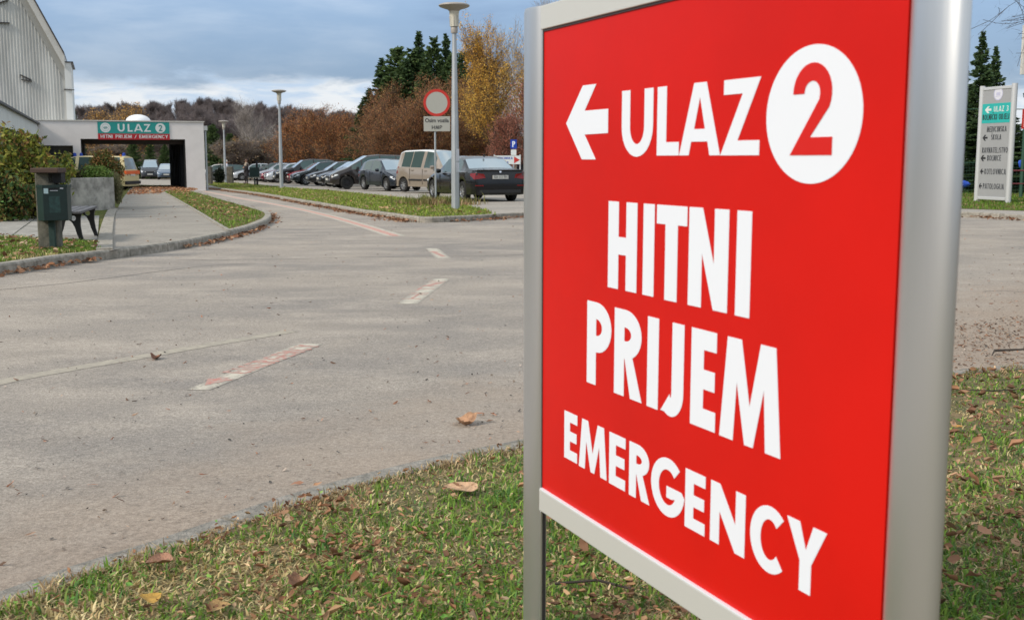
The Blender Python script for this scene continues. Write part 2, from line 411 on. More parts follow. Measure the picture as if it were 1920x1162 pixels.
# kerbs and raised ground
KL = [(-260,530),(-120,526),(0,516),(60,507),(100,500),(200,487),(300,473),(380,459),(440,444),(480,432),(504,420),(509,411),(500,404),(472,395),(431,383),(379,367),(347,358.5),(333,354.5)]
parL, bL, iL = kerb(pxs(KL, 0), +1, 'kerb')
mid = offset(bL, .07)
sheet('grass_verge', [(p.x, p.y) for p in mid]+[(-17.9,62),(-19,72),(-60,72),(-60,8)], UP-.012, GM)
KC = [(345,351.5),(366,353),(400,355.5),(431,359.5),(472,365),(514,372),(556,380),(620,391.5),(669,401),(719,408),(765,415),(786,417.5),(818,417.6),(867,415.4),(917,412.4),(988,408),(1200,404),(1500,403),(1794,407),(1920,413.5),(2100,424)]
parC, bC, iC = kerb(pxs(KC, 0), +1, 'kerb', length=.62)
midc = offset(bC, .07)
sheet('parking_lot', [(p.x, p.y) for p in midc]+[(22,22),(40,40),(16,82),(-4,84),(-12,108),(-44,118),(-38,92),(-18.5,66),(-17,60)], UP-.012, ASPH2)
parF, bF, iF = kerb(pxs(KF, UP), -1, 'kerb', length=1.0, width=.12, m=mat('old_kerb_concrete', (.33,.305,.27), .95, col2=(.17,.16,.14), vscale=26, bump=1.0, bscale=90))
midf = offset(bF, -.06)
sheet('lawn', [(p.x, p.y) for p in midf]+[(12,-8),(-8,-8)], UP-.006, SOIL)
sheet('path', pxs([(203,472),(206,440),(212,415),(219,393),(230,372),(242,358),(250,353),(335,352.5),(345,357),(306,358),(330,372),(368,393),(405,418),(437,437)])[:0]
      + pxs([(206,469),(209,430),(219,393),(230,372),(240,358),(246,350),(334,350),(340,355.5),(306,358),(330,371),(368,393),(405,416),(431,432)])
      + [Vector((p.x, p.y, 0)) for p in [q for q in offset(bL, .12) if G(206,470,UP).x < q.x < G(432,434,UP).x and q.y < 22][::-1]], UP-.006, PAVE)
# the paved square by the bench, single slabs
slabs = empty('paved_slabs', (0,0,0), kind='structure')
o0 = G(-90,448); e1 = NX; e2 = AX
def slab(px0, c0, c1, up, m, par, name='slab', th=.04):
    pass
PB = G(190,447)
for i in range(8):
    for j in range(14):
        p = PB - e1*(i*.62+.35) + e2*(j*.62+.1)
        if j == 0 and i > 3: continue
        Mx = Matrix.Translation((p.x, p.y, gz(p.y, UP-.012))) @ Matrix.Rotation(R(20), 4, 'Z')
        d = random.uniform(0, .008)
        MB().box(-.3,.3,-.3,.3,-.02,.012+d,Mx).build('slab', M['concrete'], slabs, bevel=.006)
# concrete edging of the path (left side, wide slabs; right side, thin)
edg = empty('path_edging', (0,0,0), kind='structure')
lp = resample(pxs([(196,468),(200,430),(207,402),(213,392)]), .8)
for a, b in zip(lp[:-1], lp[1:]):
    d = (b-a); L = d.length; Mx = Matrix.Translation((a.x, a.y, gz(a.y, UP-.01))) @ Matrix.Rotation(math.atan2(d.y, d.x), 4, 'Z')
    MB().box(.01, L-.01, -.10, .10, -.05, .03, Mx).build('edging_slab', M['kerb'], edg, bevel=.006)
lp = resample(pxs([(430,432.5),(404,417.5),(367,394.5),(329,372.5),(305,359)]), 1.0)
for a, b in zip(lp[:-1], lp[1:]):
    d = (b-a); L = d.length; Mx = Matrix.Translation((a.x, a.y, gz(a.y, UP-.01))) @ Matrix.Rotation(math.atan2(d.y, d.x), 4, 'Z')
    MB().box(.01, L-.01, -.03, .03, -.05, .02, Mx).build('edging_strip', M['kerb'], edg)
# centre island turf and right-hand verge
GB = [(929,403),(913,394),(887,388),(848,378),(798,374.5),(719,366.7),(620,357),(540,351.5),(480,346),(440,342.5),(400,341.5),(380,343)]
ci = [q for q in offset(bC, .14) if q.x < G(929,403).x+.1 and q.y < 61][::-1]
turf_c = pxs(GB)[::-1] + [Vector((q.x, q.y, 0)) for q in ci][:0]
poly_c = [Vector((q.x, q.y, 0)) for q in ci[::-1]] + pxs(GB)
sheet('grass_island', poly_c, UP-.003, GM)
sheet('right_verge', pxs([(1250,396),(1794,390.5),(1920,394.7),(2200,404),(2600,345),(1300,338)]), UP-.003, GM)
MBw = MB()
a, b = G(1240,351), G(2300,354)
MBw.v = [(a.x,a.y,gz(a.y)-.02),(b.x,b.y,gz(b.y)-.02),(b.x,b.y+.3,gz(b.y)-.02),(a.x,a.y+.3,gz(a.y)-.02),(a.x,a.y,gz(a.y)+.14),(b.x,b.y,gz(b.y)+.14),(b.x,b.y+.3,gz(b.y)+.14),(a.x,a.y+.3,gz(a.y)+.14)]
MBw.f = [(4,5,6,7),(0,1,5,4),(1,2,6,5),(2,3,7,6),(3,0,4,7)]
tag(MBw.build('low_wall', M['concrete']), 'low pale concrete upstand running behind the tall grey sign', 'wall')

# ------------------------------------------------------------------ road markings
def markmat(name, two=True):
    m = bpy.data.materials.new(name); m.use_nodes = True; T = m.node_tree; b = T.nodes['Principled BSDF']; b.inputs['Roughness'].default_value = .9
    uv = T.nodes.new('ShaderNodeUVMap'); sp = T.nodes.new('ShaderNodeSeparateXYZ'); T.links.new(uv.outputs[0], sp.inputs[0])
    P = T.nodes.new('ShaderNodeNewGeometry').outputs['Position']
    def ns(sc, det=6, ro=.7):
        n = T.nodes.new('ShaderNodeTexNoise'); n.inputs['Scale'].default_value = sc; n.inputs['Detail'].default_value = det
        n.inputs['Roughness'].default_value = ro; T.links.new(P, n.inputs['Vector']); return n.outputs['Fac']
    wh = mix(T, ramp(T, ns(14, 7), [(.36, 0), (.56, 1)], 'LINEAR'), (.36,.33,.28), (.52,.48,.40))
    if two:
        t_ = mth('ADD', sp.outputs[1], mth('MULTIPLY', mth('SUBTRACT', ns(9), .5, tree=T), .35, tree=T), tree=T)
        band = ramp(T, mth('ABSOLUTE', mth('SUBTRACT', t_, .5, tree=T), tree=T), [(.17, 1), (.27, 0)], 'LINEAR')
        wr = mth('MULTIPLY', band, ramp(T, ns(30, 4), [(.35, .35), (.6, .9)], 'LINEAR'), tree=T)
        gaps = ramp(T, mth('FRACT', mth('MULTIPLY', sp.outputs[0], 7.3, tree=T), tree=T), [(.0, .2), (.15, 1), (.85, 1), (.99, .2)], 'LINEAR')
        wh = mix(T, mth('MULTIPLY', wr, gaps, tree=T), wh, (.50,.17,.14))
    asp = mix(T, ns(70, 4, .8), (.23,.21,.185), (.34,.305,.26))
    wear = mth('ADD', mth('ADD', ns(45, 6, .8), .05 if two else .0, tree=T), mth('MULTIPLY', mth('SUBTRACT', .36, mth('ABSOLUTE', mth('SUBTRACT', sp.outputs[1], .5, tree=T), tree=T), tree=T), .45, tree=T), tree=T)
    c = mix(T, ramp(T, wear, [(.44, 1), (.56, 0)], 'LINEAR'), wh, asp)
    T.links.new(c, b.inputs['Base Color']); return m
MK = markmat('worn_white_and_red_paint'); MKW = markmat('worn_white_paint', False)
def strip(name, A, B, m, up=.0018, uv=True):
    """A, B: the two edges as equal lists of ground points"""
    n = len(A); mb = MB()
    for p in list(A)+list(B): mb.v.append((p.x, p.y, gz(p.y, up)))
    for i in range(n-1): mb.f.append((i, i+1, n+i+1, n+i))
    me = mb.mesh(name, m); u = me.uv_layers.new(name='UVMap'); L = [0]
    for i in range(1, n): L.append(L[-1]+(A[i]-A[i-1]).length)
    for pl in me.polygons:
        if pl.normal.z < 0: pl.flip()
    for pl in me.polygons:
        for li in pl.loop_indices:
            vi = me.loops[li].vertex_index; u.data[li].uv = (L[vi % n], 0 if vi < n else 1)
    o = linko(name, me); o['kind'] = 'structure'; return o
def ribbon(name, pts, width, m, up=.0018, step=.3):
    c = resample(pts, step); return strip(name, offset(c, width/2), offset(c, -width/2), m, up)
ribbon('lane_line', pxs([(383,359),(410,364),(450,372),(500,380.5),(560,392),(620,406),(680,423),(742,442.5)], 0), .34, MK)
def quad(name, q, m, up=.0018, n=8):
    A = [q[0].lerp(q[1], i/n) for i in range(n+1)]; B = [q[3].lerp(q[2], i/n) for i in range(n+1)]
    return strip(name, A, B, m, up)
quad('road_dash', pxs([(797,465.5),(817,484.5),(845,484),(822,466)], 0), MKW)
quad('road_dash', pxs([(743,570),(812,522.5),(844,522.5),(783,570)], 0), MKW)
quad('road_dash', pxs([(350,731),(556,644.5),(606,645),(394,731)], 0), MKW)
ribbon('faded_road_line', pxs([(-60,731),(0,716),(120,694),(260,670),(400,645),(500,629),(545,621)], 0), .12, mat('faded_line_paint', (.40,.36,.29), .95, col2=(.29,.26,.22), vscale=22))
CRK = mat('road_crack', (.085,.08,.075), .95)
for L_, w_ in (([(330,488),(500,486.5),(700,482),(860,480),(1000,478),(1250,474)], .022), ([(-60,549),(150,528),(330,505),(390,498),(480,494)], .02), ([(1840,546),(1870,544),(1925,548),(2000,552)], .016)):
    c = resample(pxs(L_, 0), .25)
    c = [p+Vector((random.uniform(-.015,.015), random.uniform(-.03,.03), 0)) for p in c]
    strip('road_crack', offset(c, w_/2), offset(c, -w_/2), CRK, .0012)

# ------------------------------------------------------------------ lettering
def arc(cx, cy, rx, ry, a0, a1, n=14):
    return [(cx+rx*math.cos(R(a0+(a1-a0)*i/n)), cy+ry*math.sin(R(a0+(a1-a0)*i/n))) for i in range(n+1)]
def stroke(P, t, ty=None):
    ty = ty or t; n = len(P); Lf, Rt = [], []
    for i in range(n):
        x0, y0 = P[max(i-1, 0)]; x1, y1 = P[min(i+1, n-1)]; dx, dy = x1-x0, y1-y0; l = math.hypot(dx, dy) or 1
        nx_, ny_ = -dy/l, dx/l; Lf.append((P[i][0]+nx_*t/2, P[i][1]+ny_*ty/2)); Rt.append((P[i][0]-nx_*t/2, P[i][1]-ny_*ty/2))
    return [Lf+Rt[::-1]]
def glyph(ch, w, h, a, b):
    """list of shapes, each a list of loops (outline, holes) in a w x h box; a stem width, b bar height"""
    m = h/2
    if ch == 'I': return [[[(0,0),(w,0),(w,h),(0,h)]]]
    if ch == 'L': return [[[(0,0),(w,0),(w,b),(a,b),(a,h),(0,h)]]]
    if ch == 'H': return [[[(0,0),(a,0),(a,m-b/2),(w-a,m-b/2),(w-a,0),(w,0),(w,h),(w-a,h),(w-a,m+b/2),(a,m+b/2),(a,h),(0,h)]]]
    if ch == 'T': return [[[(w/2-a/2,0),(w/2+a/2,0),(w/2+a/2,h-b),(w,h-b),(w,h),(0,h),(0,h-b),(w/2-a/2,h-b)]]]
    if ch == 'E': return [[[(0,0),(w,0),(w,b),(a,b),(a,m-b/2),(w*.95,m-b/2),(w*.95,m+b/2),(a,m+b/2),(a,h-b),(w,h-b),(w,h),(0,h)]]]
    if ch == 'N': return [[[(0,0),(a,0),(a,h*.55),(w-a,0),(w,0),(w,h),(w-a,h),(w-a,h*.45),(a,h),(0,h)]]]
    if ch == 'M':
        k = w*.11; return [[[(0,0),(a,0),(k+a*.72,h*.58),(w/2-a*.30,0),(w/2+a*.30,0),(w-k-a*.72,h*.58),(w-a,0),(w,0),(w-k,h),(w-k-a,h),(w/2,h*.38),(k+a,h),(k,h)]]]
    if ch == 'A':
        y0 = h*.19; y1 = y0+b*.9; xi = lambda y: a*1.02+(w/2-a*1.02)*(y/(h*.80)); 
        return [[[(0,0),(a*.98,0),(xi(y0)-a*.05,y0),(w-xi(y0)+a*.05,y0),(w-a*.98,0),(w,0),(w/2+a*.60,h),(w/2-a*.60,h)],
                 [(xi(y1),y1),(w-xi(y1),y1),(w/2,h*.80)]]]
    if ch == 'Z': return [[[(0,0),(w,0),(w,b),(a*1.5,b),(w,h),(w*.06,h),(w*.06,h-b),(w-a*1.5,h-b)]]]
    if ch == 'Y': return [[[(w/2-a/2,0),(w/2+a/2,0),(w/2+a/2,h*.44),(w,h),(w-a*1.15,h),(w/2,h*.62),(a*1.15,h),(0,h),(w/2-a/2,h*.44)]]]
    if ch == 'V': return [[[(w/2-a*.5,0),(w/2+a*.5,0),(w,h),(w-a*1.05,h),(w/2,h*.28),(a*1.05,h),(0,h)]]]
    if ch == 'K': return [[[(0,0),(a,0),(a,h*.44),(w-a*1.2,0),(w,0),(a*1.5,h*.53),(w*.97,h),(w*.97-a*1.15,h),(a,h*.60),(a,h),(0,h)]]]
    if ch == 'U':
        r = w/2; ry = min(h*.45, r*1.05)
        return [[[(0,h)]+arc(r,ry,r,ry,180,360)+[(w,h),(w-a,h)]+arc(r,ry,r-a,ry-b,360,180)+[(a,h)]]]
    if ch == 'J':
        r = w*.56; ry = min(h*.35, r*1.1); cx = w-r
        return [[[(w,h),(w-a,h)]+arc(cx,ry,r-a,ry-b,0,-150)+[(0, h*.03),(0,h*.0+b*.2)]+[]+arc(cx,ry,r,ry,-118,0)]]
    if ch in 'CG':
        cx, cy = w*.55, m; rx, ry = w*.55, m
        o_ = arc(cx,cy,rx,ry,48,312,26); i_ = arc(cx,cy,rx-a*1.02,ry-b,318,44,26)
        if ch == 'C': return [[o_+i_]]
        o_ = arc(cx,cy,rx,ry,46,352,28); i_ = arc(cx,cy,rx-a*1.02,ry-b,330,42,26)
        return [[o_+[(w,h*.52),(w*.52,h*.52),(w*.52,h*.52-b),(w-a*1.25,h*.52-b)]+i_]]
    if ch == 'O': return [[arc(w/2,m,w/2,m,0,360,28)[:-1], arc(w/2,m,w/2-a,m-b,0,360,28)[:-1]]]
    if ch == 'D': return [[[(0,0)]+arc(w*.42,m,w*.58,m,-90,90)+[(0,h)], [(a,b)]+arc(w*.42,m,w*.58-a,m-b,-90,90)+[(a,h-b)]]]
    if ch in 'PR':
        hb = h*.60 if ch == 'P' else h*.56; r = hb/2; cx = w*.40; cy = h-r; rx = w*.60 if ch == 'P' else w*.57
        hole = [(a,h-b)]+[(x_,y_) for x_, y_ in arc(cx,cy,max(.01*w, rx-a),r-b,90,-90)]+[(a,h-hb+b)]
        if ch == 'P': return [[[(0,0),(a,0),(a,h-hb)]+arc(cx,cy,rx,r,-90,90)+[(0,h)], hole]]
        return [[[(0,0),(a,0),(a,h-hb-h*.0),(a+.02*w,h-hb)]+[(w-a*1.12,0),(w,0)]+[(cx+rx*.45,h-hb+.03*h)]+arc(cx,cy,rx,r,-62,90)+[(0,h)], hole]]
    if ch == 'B':
        r1 = h*.5; return [[[(0,0)]+arc(w*.42,h*.27,w*.58,h*.27,-90,80)+arc(w*.42,h*.755,w*.52,h*.245,-80,90)+[(0,h)],
                            [(a,b)]+arc(w*.42,h*.27,w*.58-a,h*.27-b,-90,90)+[(a,h*.54-b)], [(a,h*.51+b*.6)]+arc(w*.42,h*.77,w*.5-a,h*.23-b,-90,90)+[(a,h-b)]]]
    if ch == 'S':
        P = arc(w/2,h*.735,w*.5-a/2,h*.265-b/2,35,260,14)+arc(w/2,h*.275,w*.5-a/2,h*.275-b/2,85,-145,14); return [stroke(P, a, b)]
    if ch == '2':
        r = w*.46; P = arc(w*.5,h-r-0*b,r-a/2,r-b/2,178,-22,16)
        hk = [(w*.5+(r-a/2)*math.cos(R(-22)), h-r+(r-b/2)*math.sin(R(-22)))]
        o1 = arc(w*.5,h-r,r,r,180,-28,18); i1 = arc(w*.5,h-r,r-a,r-b,-20,180,18)
        return [[o1+[(a*1.75,b),(w,b),(w,0),(0,0)]+[(w*.5+(r-a)*math.cos(R(-20))-a*.0, h-r+(r-b)*math.sin(R(-20))-h*.02)]+i1]]
    if ch == '3':
        P = arc(w*.45,h*.74,w*.5-a/2,h*.26-b/2,150,-85,12)+arc(w*.45,h*.27,w*.55-a/2,h*.27-b/2,85,-150,14); return [stroke(P, a, b)]
    if ch == '/': return [[[(0,0),(a,0),(w,h),(w-a,h)]]]
    if ch in 'ČŠ':
        c = [(w*.2,h*1.24),(w*.5,h*1.08),(w*.8,h*1.24),(w*.8,h*1.34),(w*.5,h*1.20),(w*.2,h*1.34)]
        return glyph('C' if ch == 'Č' else 'S', w, h, a, b)+[[c]]
    return []
WID = dict(I=.30,L=.52,E=.56,T=.60,J=.42,M=.98,A=.80,Z=.66,G=.86,C=.80,Č=.80,O=.86,D=.74,P=.62,R=.66,B=.64,S=.56,Š=.56,K=.70,N=.74,U=.70,V=.76,Y=.70,H=.70)
def letters(mb, M4, boxes, depth, a, b):
    """boxes: (char, x0, x1, y0, y1)"""
    for ch, x0, x1, y0, y1 in boxes:
        for loops in glyph(ch, x1-x0, y1-y0, a, b):
            mb.prism([[(p[0]+x0, p[1]+y0) for p in l] for l in loops], M4, depth)
def word(mb, M4, s, x0, x1, y0, y1, depth=.004, aw=.16, bw=.15, gap=.10):
    h = y1-y0; tot = sum((WID.get(c, .6) if c != ' ' else .4) for c in s)+gap*(len(s)-1); k = (x1-x0)/tot
    x = x0
    for c in s:
        wd = (WID.get(c, .6) if c != ' ' else .4)*k
        if c != ' ': letters(mb, M4, [(c, x, x+(wd if c != 'I' else min(wd, h*aw*1.15)), y0, y1)], depth, min(h*aw, wd*.36), h*bw)
        x += wd+gap*k
def arrow_left(mb, M4, x0, x1, y0, y1, depth=.004):
    w_, h_ = x1-x0, y1-y0
    P = [(0,.5),(.42,1),(.73,1),(.455,.66),(1,.66),(1,.345),(.455,.345),(.72,0),(.40,0)]
    mb.prism([[(x0+p[0]*w_, y0+p[1]*h_) for p in P]], M4, depth)
def font(text, size, M4, m, name, parent, depth=.002, sx=1, bold=0):
    cu = bpy.data.curves.new(name, 'FONT'); cu.body = text; cu.size = size; cu.extrude = depth; cu.offset = bold; cu.align_x = 'CENTER'; cu.align_y = 'CENTER'
    ob = bpy.data.objects.new(name, cu); COL.objects.link(ob)
    bpy.context.view_layer.update()
    me = bpy.data.meshes.new_from_object(ob.evaluated_get(bpy.context.evaluated_depsgraph_get()))
    bpy.data.objects.remove(ob); me.transform(M4 @ Matrix.Diagonal((sx,1,1,1))); me.materials.clear(); me.materials.append(m)
    return linko(name, me, parent)
def frame(origin, xdir, n):       # local x = along the sign, y = up, z = out of its face
    x_ = Vector(xdir).normalized(); z_ = Vector(n).normalized(); y_ = Vector((0,0,1))
    return Matrix(((x_.x,y_.x,z_.x,origin[0]),(x_.y,y_.y,z_.y,origin[1]),(x_.z,y_.z,z_.z,origin[2]),(0,0,0,1)))

RW = mat('worn_red_road_paint', (.46,.17,.14), .95, col2=(.38,.33,.285), vscale=30)
def road_word(s_, a_, b_, hw_, off, arrow=False):
    A_, B_ = G(*a_, 0), G(*b_, 0); d_ = B_-A_; L_ = Vector((d_.x,d_.y)).length; u_ = Vector((d_.x,d_.y,0)).normalized(); v_ = Vector((-u_.y,u_.x,0))
    Mg = Matrix(((u_.x,v_.x,0,A_.x),(u_.y,v_.y,0,A_.y),(-SL*u_.y,-SL*v_.y,1,A_.z+.0026),(0,0,0,1)))
    mb = MB()
    if arrow: mb.prism([[(0,off+hw_/2),(hw_*1.2,off+hw_),(hw_*1.2,off+hw_*.7),(L_,off+hw_*.7),(L_,off+hw_*.3),(hw_*1.2,off+hw_*.3),(hw_*1.2,off)]], Mg, .0004)
    else: word(mb, Mg, s_, 0, L_, off, off+hw_, .0004, aw=.2, bw=.16, gap=.14)
    o = mb.build('road_lettering', RW); o['kind'] = 'structure'
road_word('EMERGENCY', (438,700), (583,647.5), .15, -.075)
road_word('', (384,723), (422,708), .15, -.075, True)
road_word('HITNI', (771,561), (824,525.5), .16, -.08)
road_word('', (810,471), (832,481.5), .16, -.08, True)
# ------------------------------------------------------------------ the big red sign
PL = Vector((.0672, 2.2533, 0)); D = Vector((.4003,-.9164,0)); NF = Vector((-.9164,-.4003,0))
base_z = gz(1.8)-.04
root = empty('emergency_sign', (PL.x, PL.y, 0), 0, 'large red sign with white lettering on two grey metal posts in the foreground', 'sign')
LF = frame((0,0,0), D, NF)
def post(u, sgn):
    prof = [(.043-.043*math.cos(R(t_)), .0195*math.sin(R(t_))) for t_ in range(12,180,8)]+[(.086,-.001)]+[(.043-.043*math.cos(R(t_)), -.013*math.sin(R(t_))) for t_ in range(172,8,-16)]+[(.0,-.006),(0,.004)]
    mb = MB(); n = len(prof)
    for zz in (base_z, .9, 1.408, 1.4165):
        sc = 1 if zz < 1.41 else .96
        for p in prof:
            q = LF @ Vector((u+sgn*p[0]*sc, zz, p[1]*sc)); mb.v.append(tuple(q))
    for k in range(3):
        for j in range(n):
            mb.f.append((k*n+j, k*n+(j+1) % n, (k+1)*n+(j+1) % n, (k+1)*n+j))
    mb.f.append(tuple(3*n+j for j in range(n))); mb.f.append(tuple(range(n))[::-1])
    o = mb.build('post', M['alu'], root, smooth=True)
    g = MB(); g.box(u-sgn*.0015-.0008, u-sgn*.0015+.0008, base_z, .392, -.0035, .0035, LF).build('slot', M['flashing'], o)
    g = MB(); g.box(u-sgn*.003-.0025, u-sgn*.003+.0025, base_z, .392, .006, .0095, LF).build('fin', M['alu'], o)
post(-.002, -1); post(1.002, 1)
MB().box(.0005,.9995,1.37,1.4155,-.008,.0125,LF).build('rail', M['alu_paint'], root, bevel=.0015)
MB().box(.0005,.9995,.3955,.4405,-.008,.0125,LF).build('rail', M['alu_paint'], root, bevel=.0015)
MB().box(.0005,.9995,.4408,1.3697,-.004,.006,LF).build('panel', M['red'], root)
for u0, u1 in ((.0002,.004),): MB().box(u0,u1,.441,1.3697,.0061,.0075,LF).build('edge_gasket', M['flashing'], root)
MB().box(.004,.996,1.3662,1.3698,.0061,.0085,LF).build('edge_gasket', M['flashing'], root)
MB().box(.004,.996,.4409,.4438,.0061,.0120,LF).build('edge_bead', M['white'], root)
LT = LF @ Matrix.Translation((0,0,.0061)); dp = .0006
def part(fn, name, label=None, m=M['white']):
    mb = MB(); fn(mb); o = mb.build(name, m, root)
    if label: o['label'] = label
    return o
part(lambda mb: mb.prism([[(.105,1.1855),(.173,1.2525),(.226,1.2525),(.181,1.2066),(.2715,1.2066),(.2715,1.1642),(.181,1.1634),(.226,1.118),(.171,1.118)]], LT, dp), 'arrow', 'white arrow pointing left')
def wl(bx, a, b):
    for q in bx:
        part(lambda mb: letters(mb, LT, [q], dp, a, b), 'letter')
wl([('U',.3214,.4262,1.1225,1.2345),('L',.4395,.5065,1.1245,1.2345),('A',.5080,.6215,1.1245,1.2345),('Z',.6225,.7185,1.1243,1.2335)], .0285, .0212)
part(lambda mb: mb.prism([arc(.8315,1.1768,.0982,.0902,0,360,64)[:-1]], LT, dp), 'disc', 'white disc')
mb = MB(); letters(mb, LT @ Matrix.Translation((0,0,dp+.0001)), [('2',.7885,.8745,1.124,1.244)], dp, .0235, .0235); o = mb.build('numeral', M['redprint'], root); o['label'] = 'red figure two'
wl([('H',.2775,.3795,.8910,1.0448),('I',.4005,.4365,.8910,1.0448),('T',.4440,.5360,.8903,1.0448),('N',.5420,.6500,.8905,1.0448),('I',.6705,.7065,.8902,1.0448)], .0375, .031)
wl([('P',.1990,.2930,.7031,.8580),('R',.3050,.4030,.7031,.8575),('I',.4205,.4565,.7026,.8567),('J',.4655,.5345,.7000,.8565),('E',.5560,.6260,.7020,.8567),('M',.6380,.7890,.7015,.8566)], .0355, .031)
wl([('E',.1055,.1614,.5346,.6292),('M',.1695,.2815,.5332,.6290),('E',.2905,.3500,.5320,.6280),('R',.3640,.4345,.5310,.6280),('G',.4397,.5355,.5295,.6285),('E',.5468,.6045,.5297,.6262),('N',.6198,.7109,.5300,.6265),('C',.7240,.8085,.5288,.6275),('Y',.8090,.8940,.5285,.6260)], .0245, .0195)

# ------------------------------------------------------------------ tall grey directory sign on the right
a = G(1831,377.5); b = G(1890,380); xd = (b-a); xd.z = 0; wT = xd.length; xd.normalize(); nT = Vector((xd.y,-xd.x,0))
if nT.y > 0: nT = -nT
root = empty('directory_sign', (0,0,0), 0, 'tall grey sign with teal band and list of departments, on the grass at right edge', 'sign')
zb = gz(a.y)-.03; zt = W(1843,165,a.y).z; H_ = zt-zb
TF = frame((a.x,a.y,zb), xd, nT)
for u0 in (0, wT): MB().tube([TF @ Vector((u0,0,0)), TF @ Vector((u0,H_+.05,0))], .085, 14).build('post', M['totemframe'], root, smooth=True)
MB().box(.09,wT-.09,H_-.09,H_,-.05,.05,TF).build('rail', M['totemframe'], root, bevel=.01)
MB().box(.09,wT-.09,.10,.19,-.05,.05,TF).build('rail', M['totemframe'], root, bevel=.01)
MB().box(.08,wT-.08,.185,H_-.085,-.035,.03,TF).build('panel', M['totem'], root)
x0, x1 = .085, wT-.085; ww = x1-x0
zf = lambda py: (W(1835,py,a.y).z-zb)
MB().box(x0,x1,zf(232),zf(196),.0301,.036,TF).build('teal_band', M['tealp'], root)
cx = x0+ww*.54; cy = zf(178.5)
tt = MB(); tt.prism([arc(cx,cy,.205,.205,0,360,28)[:-1], arc(cx,cy,.175,.175,0,360,28)[:-1]], TF @ Matrix.Translation((0,0,.0305)), .004); so = tt.build('emblem', M['sealc'], root)
tt = MB(); tt.prism([arc(cx,cy,.174,.174,0,360,24)[:-1]], TF @ Matrix.Translation((0,0,.0305)), .003); tt.build('emblem_disc', M['sealw'], so)
tt = MB(); tt.box(cx-.09,cx+.09,cy-.05,cy+.04,.0336,.036,TF); tt.box(cx-.12,cx+.12,cy-.085,cy-.07,.0336,.036,TF); tt.build('emblem_print', M['sealc'], so)
T2 = TF @ Matrix.Translation((0,0,.0365)); T3 = TF @ Matrix.Translation((0,0,.0305))
def tw(s, fx0, fx1, pyb, pyt, T_, m, label=None):
    mb = MB(); word(mb, T_, s, x0+ww*fx0, x0+ww*fx1, zf(pyb), zf(pyt)+.012, .004, aw=.155, bw=.13, gap=.16); o = mb.build('lettering', m, root)
def ta(fx0, fx1, pyb, pyt, T_, m):
    mb = MB(); arrow_left(mb, T_, x0+ww*fx0, x0+ww*fx1, zf(pyb), zf(pyt)); mb.build('arrow', m, root)
tw('ULAZ 3', .42, .93, 211.5, 202, T2, M['banwhite']); ta(.10,.33,213.5,201,T2,M['banwhite'])
tw('BOLNIČKI ODJELI', .03, .97, 226, 216.5, T2, M['ink'])
tw('MEDICINSKA', .20, .90, 248.5, 239, T3, M['inkgrey']); tw('ŠKOLA', .37, .73, 263, 254, T3, M['inkgrey']); ta(.06,.24,264.5,253.5,T3,M['ink'])
tw('RAVNATELJSTVO', .07, .98, 287, 277.5, T3, M['inkgrey']); tw('BOLNICE', .27, .76, 301.5, 292, T3, M['inkgrey']); ta(.03,.21,302.5,291,T3,M['ink'])
tw('KOTLOVNICA', .20, .96, 326.5, 317, T3, M['inkgrey']); ta(.04,.16,326.5,316.5,T3,M['ink'])
tw('PATOLOGIJA', .17, .92, 353.5, 344, T3, M['inkgrey']); ta(.02,.13,353.5,343.5,T3,M['ink'])

# ------------------------------------------------------------------ no-entry sign
p = G(817,379); y = p.y
root = empty('prohibition_sign', (p.x,p.y,0), 0, 'round road sign with red ring and text plate on a thin pole', 'sign')
u = W(822,193,y).z; k = (W(872,193,y).x-W(822,193,y).x)/50
MB().tube([(0,0,gz(y)-.05),(0,0,u+.30)], .030, 10).build('pole', M['galv'], root, smooth=True)
F3 = frame((.06,-.035,0), (1,0,0), (0,-1,0))
rad = 25.2*k
mb = MB(); mb.prism([arc(0,u,rad,rad,0,360,40)[:-1], arc(0,u,rad*.80,rad*.80,0,360,40)[:-1]], F3, .012); mb.build('red_ring', M['signred'], root)
mb = MB(); mb.prism([arc(0,u,rad*.80,rad*.80,0,360,40)[:-1]], F3, .009); mb.build('disc', M['signgrey'], root)
zz1, zz0 = W(822,218.5,y).z, W(822,246.5,y).z; hw = 24.8*k
o = MB().box(-hw,hw,zz0,zz1,0,.010,F3).build('text_plate', M['signgrey'], root)
MB().box(-hw+.015,hw-.015,zz0+.012,zz1-.012,.0101,.0112,F3).build('plate_face', M['signgrey'], o)
zc = (zz0+zz1)/2
font('Osim vozila', .165, F3 @ Matrix.Translation((0,zc+.095,.0135)), M['ink'], 'lettering', root, .001, .92, .003)
mb = MB(); hh = .115
for q_ in [('H',-.155,-.065,zc-.16,zc-.05),('M',-.045,.06,zc-.16,zc-.05),('P',.08,.16,zc-.16,zc-.05)]:
    mb = MB(); letters(mb, F3 @ Matrix.Translation((0,0,.0122)), [q_], .002, .020, .018); mb.build('letter', M['ink'], root)

